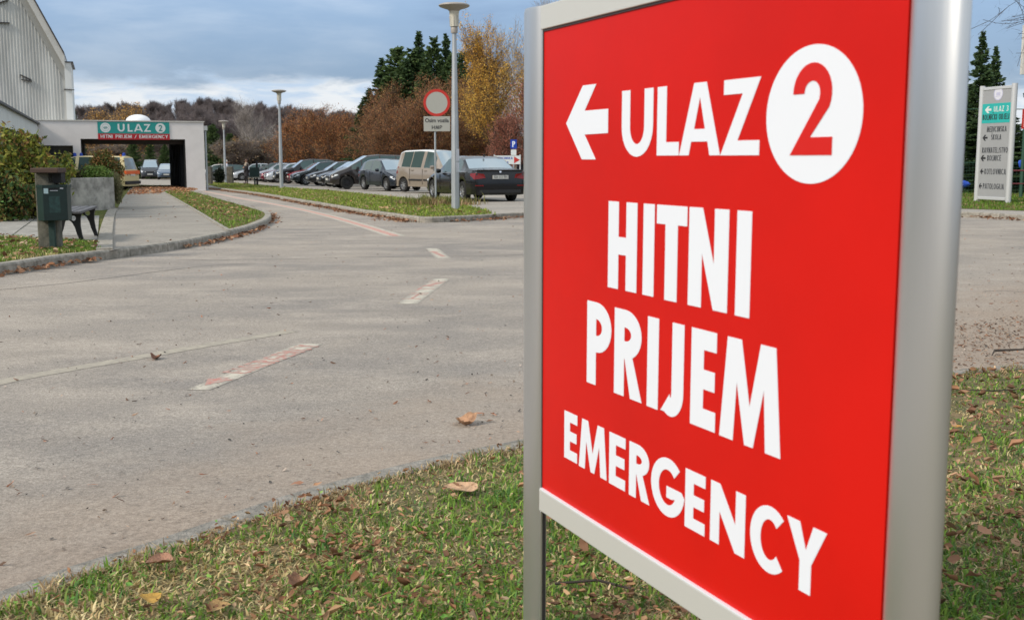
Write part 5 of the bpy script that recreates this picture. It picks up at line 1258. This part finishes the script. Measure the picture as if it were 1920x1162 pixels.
# ------------------------------------------------------------------ people
def person(pos, rz, label, top, legs, hair, arms='down', sc=1.0, coat_len=.9, scarf=None):
    r = empty('person', pos, rz, label, 'person'); r.scale = (sc,)*3
    J = {'pel':(0,0,.95),'che':(0,.01,1.25),'nec':(0,0,1.47),'hea':(0,.02,1.60),'htop':(0,.01,1.72),
         'lh':(-.10,0,.90),'lk':(-.11,.03,.50),'la':(-.11,-.02,.09),'lt':(-.12,.14,.04),'rh':(.10,0,.90),'rk':(.12,.05,.50),'ra':(.13,.04,.09),'rt':(.14,.20,.04),
         'ls':(-.19,0,1.40),'le':(-.25,-.02,1.12),'lw':(-.22,.12,.92),'lf':(-.21,.16,.84),'rs':(.19,0,1.40),'re':(.25,-.02,1.12),'rw':(.20,.15,.95),'rf':(.18,.20,.88)}
    if arms == 'fold': J['lw'] = (-.05,.20,1.15); J['lf'] = (.03,.22,1.17); J['rw'] = (.05,.22,1.12); J['rf'] = (-.03,.24,1.13)
    E_ = [('pel','che'),('che','nec'),('nec','hea'),('hea','htop'),('pel','lh'),('lh','lk'),('lk','la'),('la','lt'),('pel','rh'),('rh','rk'),('rk','ra'),('ra','rt'),('che','ls'),('ls','le'),('le','lw'),('lw','lf'),('che','rs'),('rs','re'),('re','rw'),('rw','rf')]
    Rd = dict(pel=.14,che=.15,nec=.055,hea=.095,htop=.06,lh=.09,lk=.06,la=.042,lt=.035,rh=.09,rk=.06,ra=.042,rt=.035,ls=.07,le=.048,lw=.032,lf=.035,rs=.07,re=.048,rw=.032,rf=.035)
    names = list(J)
    def skin_mesh(keys, edges, m, name, grow=1.0):
        me = bpy.data.meshes.new(name); me.from_pydata([J[k] for k in keys],[],[(keys.index(a_),keys.index(b_)) for a_,b_ in edges])
        o = linko(name, me); o.modifiers.new('s','SKIN'); sd_ = o.modifiers.new('u','SUBSURF'); sd_.levels = 1; sd_.render_levels = 1
        for i_, k_ in enumerate(keys): me.skin_vertices[0].data[i_].radius = (Rd[k_]*grow,Rd[k_]*grow*(.78 if k_ in('che','pel') else 1))
        me.skin_vertices[0].data[0].use_root = True
        bpy.context.view_layer.update()
        m2 = bpy.data.meshes.new_from_object(o.evaluated_get(bpy.context.evaluated_depsgraph_get())); bpy.data.objects.remove(o)
        m2.materials.clear(); m2.materials.append(m); m2.polygons.foreach_set('use_smooth',[True]*len(m2.polygons)); return linko(name,m2,r)
    try:
        me_test = skin_mesh(names, E_, M['skin'], 'body')
        skin_mesh(['che','pel','nec','ls','le','lw','rs','re','rw'], [('pel','che'),('che','nec'),('che','ls'),('ls','le'),('le','lw'),('che','rs'),('rs','re'),('re','rw')], top, 'jacket', 1.16)
        skin_mesh(['pel','lh','lk','la','rh','rk','ra'], [('pel','lh'),('lh','lk'),('lk','la'),('pel','rh'),('rh','rk'),('rk','ra')], legs, 'trousers', 1.18)
    except Exception as ex: print('PERSON', ex)
    mb = MB(); mb.lathe([(.17,coat_len+.36),(.19,coat_len+.1),(.205,coat_len-.15),(.23,coat_len-.42 if coat_len < 1 else coat_len-.2)],14,Matrix.Diagonal((1,.78,1,1))); mb.build('coat_skirt',top,r,smooth=True)
    mb = MB(); mb.lathe([(.0,1.735),(.06,1.73),(.10,1.69),(.112,1.63),(.108,1.585)],14,Matrix.Translation((0,-.012,0))); mb.build('hair',hair,r,smooth=True)
    for s_ in (-1,1):
        MB().box(s_*.125-.05,s_*.125+.05,-.07 if s_ < 0 else 0,.20,0,.09).build('shoe',M['plast'],r,bevel=.02)
        MB().lathe([(0,-.02),(.014,0),(0,.02)],6,Matrix.Translation((s_*.035,.10,1.615))).build('eye',M['dark'],r)
        MB().lathe([(0,-.03),(.018,0),(0,.03)],6,Matrix.Translation((s_*.098,.0,1.60))).build('ear',M['skin'],r)
    MB().lathe([(0,.02),(.018,-.015),(0,-.03)],6,Matrix.Translation((0,.115,1.59))).build('nose',M['skin'],r)
    if scarf: mb = MB(); mb.lathe([(.06,1.50),(.13,1.46),(.19,1.36),(.20,1.27)],14,Matrix.Diagonal((1,.8,1,1)) @ Matrix.Translation((-.03,0,0))); mb.build('shawl',scarf,r,smooth=True)
    return r
q = G(426,341.0); person((q.x,q.y,gz(q.y)), R(-75), 'white-haired person in long white coat standing behind the farthest street lamp', M['coat'], M['coat'], M['hairw'])
q = G(463,345.0); person((q.x,q.y,gz(q.y)), R(120), 'person in dark clothes with beige shawl standing by the far green bin', M['darkcloth'], M['darkcloth'], M['hairb'], 'fold', .97, .95, M['beige'])
q = G(478,347.5); litter_bin(Vector((q.x,q.y,gz(q.y))), R(10), 1, 'far green litter bin beside the dark-clothed person on the grass', False).scale = (1.5,1.5,1.35)

# ------------------------------------------------------------------ small things in the distance
# parking sign
y = 58; x_ = W(963,300,y).x
r = empty('parking_sign',(x_,y,0),0,'blue parking sign with white letter beyond the black sedan','sign')
zt_ = W(963,262,y).z; z2 = W(963,279,y).z; w2 = (W(969,270,y).x-W(957,270,y).x)/2
MB().tube([(0,0,gz(y)-.1),(0,0,zt_)],.03,8).build('pole',M['galv'],r)
MB().box(-w2,w2,-.06,-.035,z2,zt_).build('sign_plate',M['blue'],r)
mb = MB(); letters(mb, frame((0,-.0605,0),(1,0,0),(0,-1,0)), [('P',-w2*.42,w2*.5,z2+.08,zt_-.08)], .004, .055,.05); mb.build('lettering',M['white'],r)
MB().box(-w2*.85,w2*.85,-.06,-.035,z2-.33,z2-.05).build('lower_plate',M['banwhite'],r)
# school sign with red arrow
y = 52; x0_ = W(926,300,y).x; x1_ = W(976,300,y).x; z1_ = W(950,292,y).z; z0_ = W(950,308,y).z
r = empty('school_sign',((x0_+x1_)/2,y,0),0,'white direction sign with blue lettering and red arrowhead behind the black sedan','sign'); hw = (x1_-x0_)/2
SF = frame((0,-.04,0),(1,0,0),(0,-1,0))
for s_ in (-hw+.02,hw-.02): MB().tube([(s_,0,gz(y)-.1),(s_,0,z1_+.05)],.028,8).build('post',M['totemframe'],r)
MB().box(-hw,hw,z0_,z1_,0,.03,SF).build('sign_plate',M['banwhite'],r)
mb = MB(); word(mb, SF @ Matrix.Translation((0,0,.031)), 'MEDICINSKA', -hw+.05, hw-.36, (z0_+z1_)/2+.03, z1_-.06, .004,.2,.16); mb.build('lettering',M['blue'],r); mb = MB(); word(mb, SF @ Matrix.Translation((0,0,.031)), 'ŠKOLA', -hw+.30, hw-.55, z0_+.05, (z0_+z1_)/2-.06, .004,.2,.16); mb.build('lettering',M['blue'],r)
mb = MB(); mb.prism([[(hw-.30,z0_+.04),(hw-.03,(z0_+z1_)/2),(hw-.30,z1_-.04)]], SF @ Matrix.Translation((0,0,.031)), .004); mb.build('arrowhead',M['signred'],r)
# sign seen through the passage
q = G(311,331); r = empty('far_sign',(q.x,q.y,gz(q.y)),0,'small pale square sign on a pole seen through the passage','sign')
MB().tube([(0,0,0),(0,0,2.6)],.04,8).build('pole',M['galv'],r); MB().box(-.42,.42,-.06,-.03,1.65,2.55).build('sign_plate',M['cream'],r)
# buildings behind the trees
def block(name, label, px0, px1, pytop, Y, depth, m, rows, cols_, wpx=.6):
    a_ = W(px0,300,Y).x; b_ = W(px1,300,Y).x; z1_ = W(px0,pytop,Y).z; z0_ = terrain(a_,Y)-.2
    r = empty(name,((a_+b_)/2,Y,z0_),0,label,'building'); hw = (b_-a_)/2
    MB().box(-hw,hw,0,depth,0,z1_-z0_).build('wall',m,r); MB().box(-hw-.2,hw+.2,-.2,depth+.2,z1_-z0_,z1_-z0_+.2).build('roof',M['verge'],r)
    cw = 2*hw/cols_; rh = (z1_-z0_)/rows
    for i in range(cols_):
        for j in range(rows):
            f = MB().box(-hw+cw*(i+.2),-hw+cw*(i+.8),-.04,.03,rh*(j+.3),rh*(j+.85)).build('window',M['whitewall'],r)
            MB().box(-hw+cw*(i+.23),-hw+cw*(i+.77),-.06,-.041,rh*(j+.33),rh*(j+.82)).build('pane',M['darkglass'],f)
block('white_building','white building glimpsed between the trunks of the rust-brown trees',598,700,270,118,9,M['whitewall'],2,6)
block('cream_building','cream building with windows behind the yellow birch and parking sign',870,1010,262,88,9,M['cream'],1,6)
block('school_building','cream two-storey building hidden behind the red sign',1010,1500,235,92,10,M['cream'],2,14)
# fence on the right
r = empty('wire_fence',(0,0,0),0,'green wire mesh fence behind the grey directory sign','fence')
ya = 43; xa, xb = W(1500,300,ya).x, W(2060,300,ya).x; zg = gz(ya); zt_ = W(1800,205,ya).z; zm = W(1800,305,ya).z
x_ = xa
while x_ < xb:
    MB().tube([(x_,ya,zg-.1),(x_,ya,zt_)],.03,6).build('fence_post',M['fencegreen'],r); x_ += 2.5
for zz in (zt_,zm): MB().tube([(xa,ya,zz),(xb,ya,zz)],.018,5).build('rail',M['fencegreen'],r)
mb = MB(); zz = zg+.1
while zz < zm: mb.tube([(xa,ya-.02,zz),(xb,ya-.02,zz)],.005,3,False); zz += .12
x_ = xa
while x_ < xb: mb.tube([(x_,ya-.03,zg+.05),(x_,ya-.03,zm)],.004,3,False); x_ += .12
o = mb.build('mesh_wire',M['fencegreen'],r,fixn=False); o['kind'] = 'stuff'
def blob(name, label, cat, px, py, Y, s, m):
    q = W(px,py,Y); mb = MB(); bm = bmesh.new(); bmesh.ops.create_icosphere(bm, subdivisions=2, radius=1)
    for v in bm.verts: v.co = Vector((v.co.x*s[0],v.co.y*s[1],v.co.z*s[2]))*(1+random.uniform(-.22,.22))
    me = bpy.data.meshes.new(name); bm.to_mesh(me); bm.free(); me.materials.append(m); o = linko(name,me); o.location = q; return tag(o,label,cat)
blob('blue_bag','blue plastic bag caught on the fence at the right edge','bag',1916,306,42.7,(.13,.10,.17),M['bluet'])
blob('blue_bag','blue plastic bag lying on the grass left of the directory sign','bag',1804,345,42,(.30,.15,.14),M['bluet'])
q = G(1900,352); r = empty('metal_barrier',(W(1905,300,39).x,39,gz(39)),0,'dark red tubular barrier right of the directory sign','barrier')
MB().tube([(-.6,0,.95),(3,0,.95)],.03,6).build('rail',M['barrier'],r); MB().tube([(-.6,0,.5),(3,0,.5)],.025,6).build('rail',M['barrier'],r)
for k_ in (-.55,1.2,2.9): MB().tube([(k_,0,-.1),(k_,0,.95)],.03,6).build('post',M['barrier'],r)
r = empty('green_frame',(W(1918,300,40).x,40,gz(40)),0,'green metal frame with pale roof sheet at the right edge','shelter')
for (a1,b1) in (((-.1,0,3.6),(1.2,0,4.6)),((-.1,0,3.55),(3,0,3.75)),((.0,0,3.6),(0,0,0)),((1.4,0,0),(1.4,0,4.7))): MB().tube([a1,b1],.06,6).build('beam',M['fencegreen'],r)
MB().box(-.25,3,-.05,.1,4.3,6.0).build('roof_sheet',M['verge'],r)
q = W(1919,222,38); r = empty('red_edged_sign',(q.x+.45,38,gz(38)),0,'white sign with red edge cut off by the right edge of the picture','sign')
MB().box(-.5,.5,-.03,0,q.z-gz(38)-.35,q.z-gz(38)+.3).build('red_border',M['signred'],r); MB().box(-.44,.44,-.045,-.031,q.z-gz(38)-.29,q.z-gz(38)+.24).build('sign_plate',M['banwhite'],r); MB().tube([(0,.05,0),(0,.05,q.z-gz(38))],.03,6).build('post',M['galv'],r)

# ------------------------------------------------------------------ turf, leaves and litter
def inside(poly, X, Y):
    c = np.zeros(len(X),bool); n = len(poly); j = n-1
    for i in range(n):
        xi, yi, xj, yj = poly[i][0], poly[i][1], poly[j][0], poly[j][1]
        c ^= ((yi > Y) != (yj > Y)) & (X < (xj-xi)*(Y-yi)/((yj-yi) or 1e-9)+xi); j = i
    return c
def scatter(poly, n, dens=None):
    P = np.array([(p[0],p[1]) for p in poly]); lo, hi = P.min(0), P.max(0); X = rng.uniform(lo[0],hi[0],n*3); Y = rng.uniform(lo[1],hi[1],n*3)
    k = inside(P,X,Y)
    if dens is not None: k &= rng.random(len(X)) < dens(X,Y)
    X, Y = X[k][:n], Y[k][:n]; return X, Y
def vnoise(X, Y, s, seed):
    r_ = np.random.default_rng(seed); g = r_.random((64,64)); u = (X*s) % 64; v = (Y*s) % 64; i = u.astype(int); j = v.astype(int); fu = u-i; fv = v-j; fu = fu*fu*(3-2*fu); fv = fv*fv*(3-2*fv)
    i1 = (i+1) % 64; j1 = (j+1) % 64
    return (g[i,j]*(1-fu)+g[i1,j]*fu)*(1-fv)+(g[i,j1]*(1-fu)+g[i1,j1]*fu)*fv
def blades(name, X, Y, up, hgt, wid, green, dry, dryf, flop=.8):
    n = len(X); Z = -SL*Y+up; az = rng.uniform(0,2*np.pi,n)
    dn = vnoise(X,Y,2.2,3)*.6+vnoise(X,Y,7,4)*.4; isdry = rng.random(n) < np.clip(dryf+(dn-.5)*1.6,0.04,.96)
    h = hgt*rng.uniform(.35,1.25,n)*np.where(isdry,.72,1)*(.6+.8*vnoise(X,Y,4,5)); w_ = wid*rng.uniform(.6,1.4,n); lean = rng.uniform(.15,1.35,n)*flop*np.where(isdry,1.7,1)
    c, s = np.cos(az), np.sin(az); L = np.stack([c,s,np.zeros(n)],1); S_ = np.stack([-s,c,np.zeros(n)],1)*w_[:,None]
    B = np.stack([X,Y,Z],1); up_ = np.array([[0,0,1.]])
    k = 1/np.sqrt(1+lean**2); m1 = B+(L*(lean*.35)[:,None]+up_)*(h*.55*k)[:,None]; m2 = B+(L*lean[:,None]+up_*.9)*(h*k)[:,None]
    V = np.stack([B-S_, B+S_, m1+S_*.75, m1-S_*.75, m2],1); base = np.arange(n)*5
    Q = np.stack([base,base+1,base+2,base+3],1); Tt = np.stack([base+3,base+2,base+4,base+4],1)
    g = np.array(green)[rng.integers(0,len(green),n)]; d = np.array(dry)[rng.integers(0,len(dry),n)]; C = np.where(isdry[:,None],d,g)*rng.uniform(.65,1.35,(n,1))
    tri = np.concatenate([np.stack([base,base+1,base+2],1),np.stack([base,base+2,base+3],1),np.stack([base+3,base+2,base+4],1)],0)
    me = npmesh(name, V.reshape(-1,3), tri, GRS, np.repeat(np.clip(C,0,1),5,0)); o = linko(name,me); return tag(o,kind='stuff')
def dleaves(name, X, Y, Z, size, pal, lift=.02, asp=.55, curl=.5):
    n = len(X); Z = np.zeros(n)+Z; az = rng.uniform(0,2*np.pi,n); tilt = rng.normal(0,.35,n); s = size*rng.uniform(.45,1.3,n)
    u = np.stack([np.cos(az),np.sin(az),tilt*.7],1); v = np.stack([-np.sin(az),np.cos(az),rng.normal(0,.4,n)],1); nn = np.cross(u,v); nn /= np.linalg.norm(nn,axis=1)[:,None]
    C = np.stack([X,Y,Z+lift*rng.uniform(.3,1.4,n)],1); s_ = s[:,None]; a_ = asp*rng.uniform(.7,1.25,n)[:,None]; cl = (curl*rng.uniform(-.2,1,n))[:,None]
    rows_ = [C-u*s_, C-u*s_*.45+v*s_*a_*.8+nn*s_*cl*.4, C-u*s_*.5, C-u*s_*.45-v*s_*a_*.8+nn*s_*cl*.4, C+u*s_*.35+v*s_*a_+nn*s_*cl*.5, C+u*s_*.3+nn*s_*cl*.05, C+u*s_*.35-v*s_*a_+nn*s_*cl*.4, C+u*s_+nn*s_*cl*.5]
    V = np.stack(rows_,1); V = V+rng.normal(size=V.shape)*(s_*.11)[:,:,None]; b = (np.arange(n)*8)[:,None]
    F = np.concatenate([b+np.array([f]) for f in ((0,2,1),(0,3,2),(1,2,5),(1,5,4),(3,5,2),(3,6,5),(4,5,7),(5,6,7))],0)
    c = np.array(pal)[rng.integers(0,len(pal),n)]*rng.uniform(.6,1.35,(n,1))
    me = npmesh(name,V.reshape(-1,3),F,LEAF,np.repeat(np.clip(c,0,1),8,0)); return linko(name,me)
GRN = [(.17,.30,.04),(.22,.36,.05),(.13,.24,.04),(.27,.38,.08),(.11,.24,.06)]; DRY = [(.64,.53,.27),(.52,.41,.20),(.72,.61,.35),(.42,.30,.15)]
LP = [(.38,.21,.11),(.28,.14,.075),(.46,.29,.16),(.20,.105,.06),(.56,.40,.25),(.33,.18,.10)]
lawn = [(p.x,p.y) for p in offset(bF,-.115)]+[(12,1.6),(3,1.6),(-2.2,1.6)]
near = lambda X,Y: np.clip(6.5/(Y*Y),.10,1.0)*(X < .62*Y+.4)*(X > -.62*Y-.3)
X,Y = scatter(lawn,300000,near)
blades('grass', X, Y, UP-.008, .034, .0030, GRN, DRY, .41, 1.55)
edge_pts = offset(bF,-.13)
ex_, ey_ = [], []
for p in edge_pts:
    for _ in range(260):
        k_ = .035-abs(random.gauss(0,.045)); g_ = random.uniform(-.14,.14); ex_.append(p.x+kn[0]*k_+kd.x*g_); ey_.append(p.y+kn[1]*k_+kd.y*g_)
blades('grass', np.array(ex_), np.array(ey_), UP-.004, .040, .0020, [(.30,.22,.10),(.16,.18,.05)], [(.58,.46,.27),(.46,.34,.20),(.34,.23,.13)], .85, 1.3)
X,Y = scatter(lawn,30000,lambda X,Y: near(X,Y)*np.clip(.30+1.6*(vnoise(X,Y,1.6,8)-.35),.06,1))
o = dleaves('fallen_leaves', X, Y, -SL*Y+UP-.004, .0100, LP, .032, .34, 1.8); o['kind'] = 'stuff'
X,Y = scatter(lawn,1300,lambda X,Y: near(X,Y)*np.clip(.1+2*(vnoise(X,Y,1.6,8)-.35),.05,1))
o = dleaves('fallen_leaves', X, Y, -SL*Y+UP, .019, LP, .034, .42, 2.0); o['kind'] = 'stuff'
X,Y = scatter(lawn,9000,lambda X,Y: near(X,Y)*np.clip(1.6*(vnoise(X,Y,2.6,33)-.35),.03,1))
o = dleaves('clover', X, Y, -SL*Y+UP, .0095, [(.12,.26,.05),(.18,.34,.06),(.24,.36,.10)], .022, .5, 1.4); o['kind'] = 'stuff'
k_ = rng.integers(30, 130, 95); kk = [offset(bF,-.16)[i_] for i_ in k_ if i_ < len(bF)]
X = np.array([p.x for p in kk])+rng.normal(0,.05,len(kk)); Y = np.array([p.y for p in kk])-np.abs(rng.normal(0,.07,len(kk)))
o = dleaves('fallen_leaves', X, Y, -SL*Y+UP+.012, .030, [(.42,.22,.12),(.30,.14,.08),(.50,.32,.19)], .03, .6, 1.8); o['kind'] = 'stuff'
# right part of the lawn carries far more leaves
X,Y = scatter(lawn,3200,lambda X,Y: ((X > .9)&(Y < 9))*np.clip(3/Y,.1,1)*.9)
o = dleaves('fallen_leaves', X, Y, -SL*Y+UP, .020, LP, .034, .42, 1.9); o['kind'] = 'stuff'
cx_, cy_ = scatter(lawn,46,near); X = np.repeat(cx_,75); Y = np.repeat(cy_,75); X = X+rng.normal(0,.085,len(X)); Y = Y+rng.normal(0,.075,len(Y)); k = inside(lawn,X,Y); X, Y = X[k], Y[k]
o = dleaves('fallen_leaves', X, Y, -SL*Y+UP+.002, .0125, [(.30,.15,.085),(.24,.12,.07),(.38,.21,.12),(.17,.09,.055)], .030, .45, 1.8); o['kind'] = 'stuff'
X,Y = scatter(lawn,2600,lambda X,Y: (X > .8)&(Y < 9)); o = dleaves('fallen_leaves', X, Y, -SL*Y+UP+.002, .021, [(.32,.17,.10),(.26,.13,.08),(.42,.25,.15)], .032, .45, 1.6); o['kind'] = 'stuff'
# leaves one can point at
def one_leaf(px, py, up, size, col, label, asp=.6, curl=.9, az=None):
    """a single dead leaf: pointed, toothed outline on three rings, folded along the midrib and curled"""
    q = G(px,py,up); rr = random.Random(px); n = 22; mb = MB(); lob = rr.choice((3,5)); az = rr.uniform(0,6.28)
    mb.v.append((0,0,0)); tw = rr.uniform(-.5,.5)
    for ring in (.35,.7,1.0):
        for k in range(n):
            t = 2*math.pi*k/n; rad = size*(1-.20*abs(math.sin(lob*t/2))+.30*max(0,math.cos(t))**6+rr.uniform(-.05,.05)*(ring > .9))*ring
            x_, y_ = rad*math.cos(t), rad*math.sin(t)*asp*1.3
            z_ = curl*size*(.55*ring**2*abs(math.sin(t))**1.5+.22*ring**2*math.cos(t)**2+.07*math.sin(5*t+tw)*ring)+tw*y_*.4
            mb.v.append((x_*math.cos(az)-y_*math.sin(az), x_*math.sin(az)+y_*math.cos(az), z_))
    for k in range(n):
        k2 = (k+1) % n; mb.f.append((0,1+k,1+k2))
        for r_ in range(2): a_ = 1+r_*n; mb.f.append((a_+k,a_+n+k,a_+n+k2,a_+k2))
    nm = 'leaf_%02d' % int(col[0]*100)
    m_ = bpy.data.materials.get(nm) or mat(nm, tuple(min(1,c_*1.15) for c_ in col), .8, col2=tuple(c_*.55 for c_ in col), vscale=45, bump=.5, bscale=160)
    o = mb.build('dry_leaf', m_, smooth=True, fixn=False); o.location = (q.x,q.y,q.z+(.016 if up else .002)); tag(o,label,'leaf')
one_leaf(874,796,0,.055,(.42,.24,.14),'curled tan leaf lying on the asphalt near the kerb',.7,1.4)
one_leaf(292,673,0,.045,(.26,.12,.07),'curled brown leaf beside the faded road line',.6,1.2)
one_leaf(870,925,UP,.055,(.52,.33,.20),'pale orange leaf on a brown clump in the grass',.5,.3)
one_leaf(562,1108,UP,.032,(.34,.19,.11),'large dull brown leaf at the bottom of the lawn',.75,1.6)
one_leaf(284,1133,UP,.03,(.48,.28,.05),'yellow leaf at the bottom edge, left part of the lawn',.7,.4)
one_leaf(305,1065,UP,.034,(.36,.19,.12),'reddish leaf in the grass just inside the kerb',.7,.8)
one_leaf(410,1150-.0,UP,.03,(.40,.25,.1),'small tan leaf at the bottom edge of the lawn',.7,.5)
one_leaf(1795,808,UP,.022,(.50,.26,.06),'orange leaf in the grass right of the near post',.8,.5)
# bits on the road, denser along the kerb
roadp = pxs([(-40,1090),(200,1030),(500,930),(800,853),(1000,812),(1780,690),(1940,680),(1990,430),(1000,425),(600,410),(480,440),(300,480),(-40,530)],0)
def rd(X,Y):
    d = np.abs((X-kp0.x)*kn[0]+(Y-kp0.y)*kn[1]); return np.clip(.10+.9*np.exp(-d/.75),0,1)
X,Y = scatter(roadp,7000,lambda X,Y: rd(X,Y)*np.clip(7/Y,.1,1))
o = dleaves('leaf_bits', X, Y, -SL*Y+.003, .016, [(.40,.19,.12),(.42,.28,.20),(.16,.10,.07),(.45,.24,.16)], .004, .22, .4); o['kind'] = 'stuff'
X,Y = scatter(roadp,20000,lambda X,Y: rd(X,Y)*np.clip(6/Y,.1,1)*(.4+vnoise(X,Y,3,9)))
o = dleaves('grit', X, Y, -SL*Y+.002, .0065, [(.12,.11,.10),(.30,.24,.19),(.07,.065,.06),(.40,.33,.28)], .004, .8, .6); o['kind'] = 'stuff'
X,Y = scatter(pxs([(1500,735),(1500,640),(1940,590),(1940,680),(1780,690)],0),1500)
o = dleaves('leaf_bits', X, Y, -SL*Y+.003, .014, [(.28,.15,.09),(.36,.24,.16),(.12,.08,.06)], .005, .22, .5); o['kind'] = 'stuff'
# twigs
tw_ = MB()
for px,py,L_,a_ in ((1895,666,.20,.1),(1240,0,.0,0)):
    if L_:
        q = G(px,py,0); tw_.tube([(q.x-.14,q.y-.06,q.z+.01),(q.x-.10,q.y,q.z+.03),(q.x+.12,q.y+.02,q.z+.035)],[.003,.008,.005],6)
tag(tw_.build('fallen_twig',M['trunk'],smooth=True),'dark fallen twig on the kerb at the right edge','twig')
q1, q2, q3 = G(1040,1116,UP), G(1120,1113,UP), G(1190,1120,UP)
tag(MB().tube([(q1.x,q1.y,q1.z+.03),(q2.x,q2.y,q2.z+.035),(q3.x,q3.y,q3.z+.02)],.0035,5).build('fallen_twig',M['trunk']),'thin dark twig in the grass under the red sign','twig')
q1, q2, q3 = G(1780,742,UP), G(1860,747,UP), G(1930,741,UP)
tag(MB().tube([(q1.x,q1.y,q1.z+.03),(q2.x,q2.y,q2.z+.035),(q3.x,q3.y,q3.z+.03)],[.0015,.0035,.002],5).build('fallen_twig',M['trunk']),'long dark twig in the leafy grass right of the near post','twig')
# leaf drifts along the far kerbs
def drift(base, side, n, w_, size, lo=0, hi=1, name='leaf_drift'):
    m_ = len(base); t = rng.uniform(lo,hi,n)*(m_-2); i = t.astype(int); f = t-i; bx2 = np.array([(p.x,p.y) for p in base]); Pq = bx2[i]*(1-f[:,None])+bx2[i+1]*f[:,None]
    tt2 = bx2[i+1]-bx2[i]; tt2 /= np.linalg.norm(tt2,axis=1)[:,None]; nn2 = np.stack([-tt2[:,1],tt2[:,0]],1)*side
    k = vnoise(t,t*0,.35,12) > .28; d = np.abs(rng.normal(0,w_,n)); Pq = (Pq-nn2*(d+.01)[:,None])[k]
    o = dleaves(name,Pq[:,0],Pq[:,1],-SL*Pq[:,1]+.01,size,[(.26,.12,.06),(.32,.17,.10),(.20,.09,.05),(.38,.23,.14)],.03,.6,.8); o['kind'] = 'stuff'
drift(bL,1,2600,.10,.035); drift(bC,1,3800,.11,.042,0,.72); drift(bC,1,1400,.25,.04,.7,1)
hp_ = pxs([(236,366),(255,350),(345,350),(372,357),(350,362),(310,359),(300,364)])
X,Y = scatter(hp_,5200,lambda X,Y: np.clip(.1+1.5*vnoise(X,Y,1.1,77)-.2,0.05,1)); o = dleaves('leaf_drift',X,Y,-SL*Y+UP+.0,.042,[(.46,.19,.09),(.56,.30,.16),(.32,.13,.07),(.62,.40,.24)],.05,.6,1.4); o['kind'] = 'stuff'
X,Y = scatter(pxs([(306,359),(345,358),(431,384),(470,396),(440,425),(405,415),(330,371)]),1400,lambda X,Y: np.clip(.2+vnoise(X,Y,.8,15),0,1)); o = dleaves('fallen_leaves',X,Y,-SL*Y+UP,.05,[(.34,.17,.09),(.42,.26,.15)],.04,.6,.8); o['kind'] = 'stuff'
X,Y = scatter(pxs([(206,470),(212,415),(222,385),(245,352),(250,353),(228,400),(219,470)]),600); o = dleaves('fallen_leaves',X,Y,-SL*Y+UP,.025,LP,.02,.5,.8); o['kind'] = 'stuff'
X,Y = scatter(pxs([(206,470),(219,393),(246,352),(306,359),(436,433)]),160); o = dleaves('fallen_leaves',X,Y,-SL*Y+UP,.03,LP,.01,.4,.8); o['kind'] = 'stuff'
X,Y = scatter(poly_c,1800,lambda X,Y: np.clip(.15+1.2*(vnoise(X,Y,.5,19)-.4),.02,1)); o = dleaves('fallen_leaves',X,Y,-SL*Y+UP+.03,.05,[(.36,.20,.10),(.44,.30,.16)],.03,.6,.8); o['kind'] = 'stuff'
# turf blades further off
gl = [(q.x,q.y) for q in offset(bL,.17) if q.x < G(187,470).x and q.y < 20]+pxs([(187,466),(186,456),(130,450),(-60,440)]); GR2 = [(.17,.27,.04),(.21,.31,.05),(.13,.20,.04)]
X,Y = scatter(gl,26000); blades('grass',X,Y,UP-.01,.065,.006,GR2,DRY,.20)
X,Y = scatter(gl,420); o = dleaves('fallen_leaves',X,Y,-SL*Y+UP+.02,.035,LP+[(.5,.36,.26)],.02,.6,.8); o['kind'] = 'stuff'
X,Y = scatter([(q.x,q.y) for q in offset(bL,.20) if q.x > G(437,433).x or (q.y > 20 and q.x > -17)]+pxs([(308,360),(330,370),(367,392),(405,414),(436,431)]),24000); blades('grass',X,Y,UP-.01,.06,.011,GR2,[(.36,.26,.14),(.30,.20,.11)],.35)
X,Y = scatter(poly_c,70000,lambda X,Y: np.clip(34/Y,.35,1)); blades('grass',X,Y,UP-.005,.075,.012,[(.21,.30,.035),(.26,.34,.045),(.17,.24,.035)],[(.50,.42,.17),(.42,.34,.15)],.36)
X,Y = scatter(pxs([(1700,391.5),(1794,391),(1920,395),(2000,398),(2000,352),(1700,350)]),26000); blades('grass',X,Y,UP-.005,.085,.013,[(.10,.19,.02),(.14,.24,.03)],[(.30,.20,.10),(.26,.18,.09)],.25)
q = G(820,383); t_ = np.random.default_rng(5); X = q.x+t_.normal(0,.45,3500); Y = q.y+t_.normal(0,.5,3500); blades('tall_grass',X,Y,UP-.01,.30,.012,[(.14,.17,.04),(.20,.20,.06)],[(.34,.22,.12),(.40,.28,.16)],.5,.5)
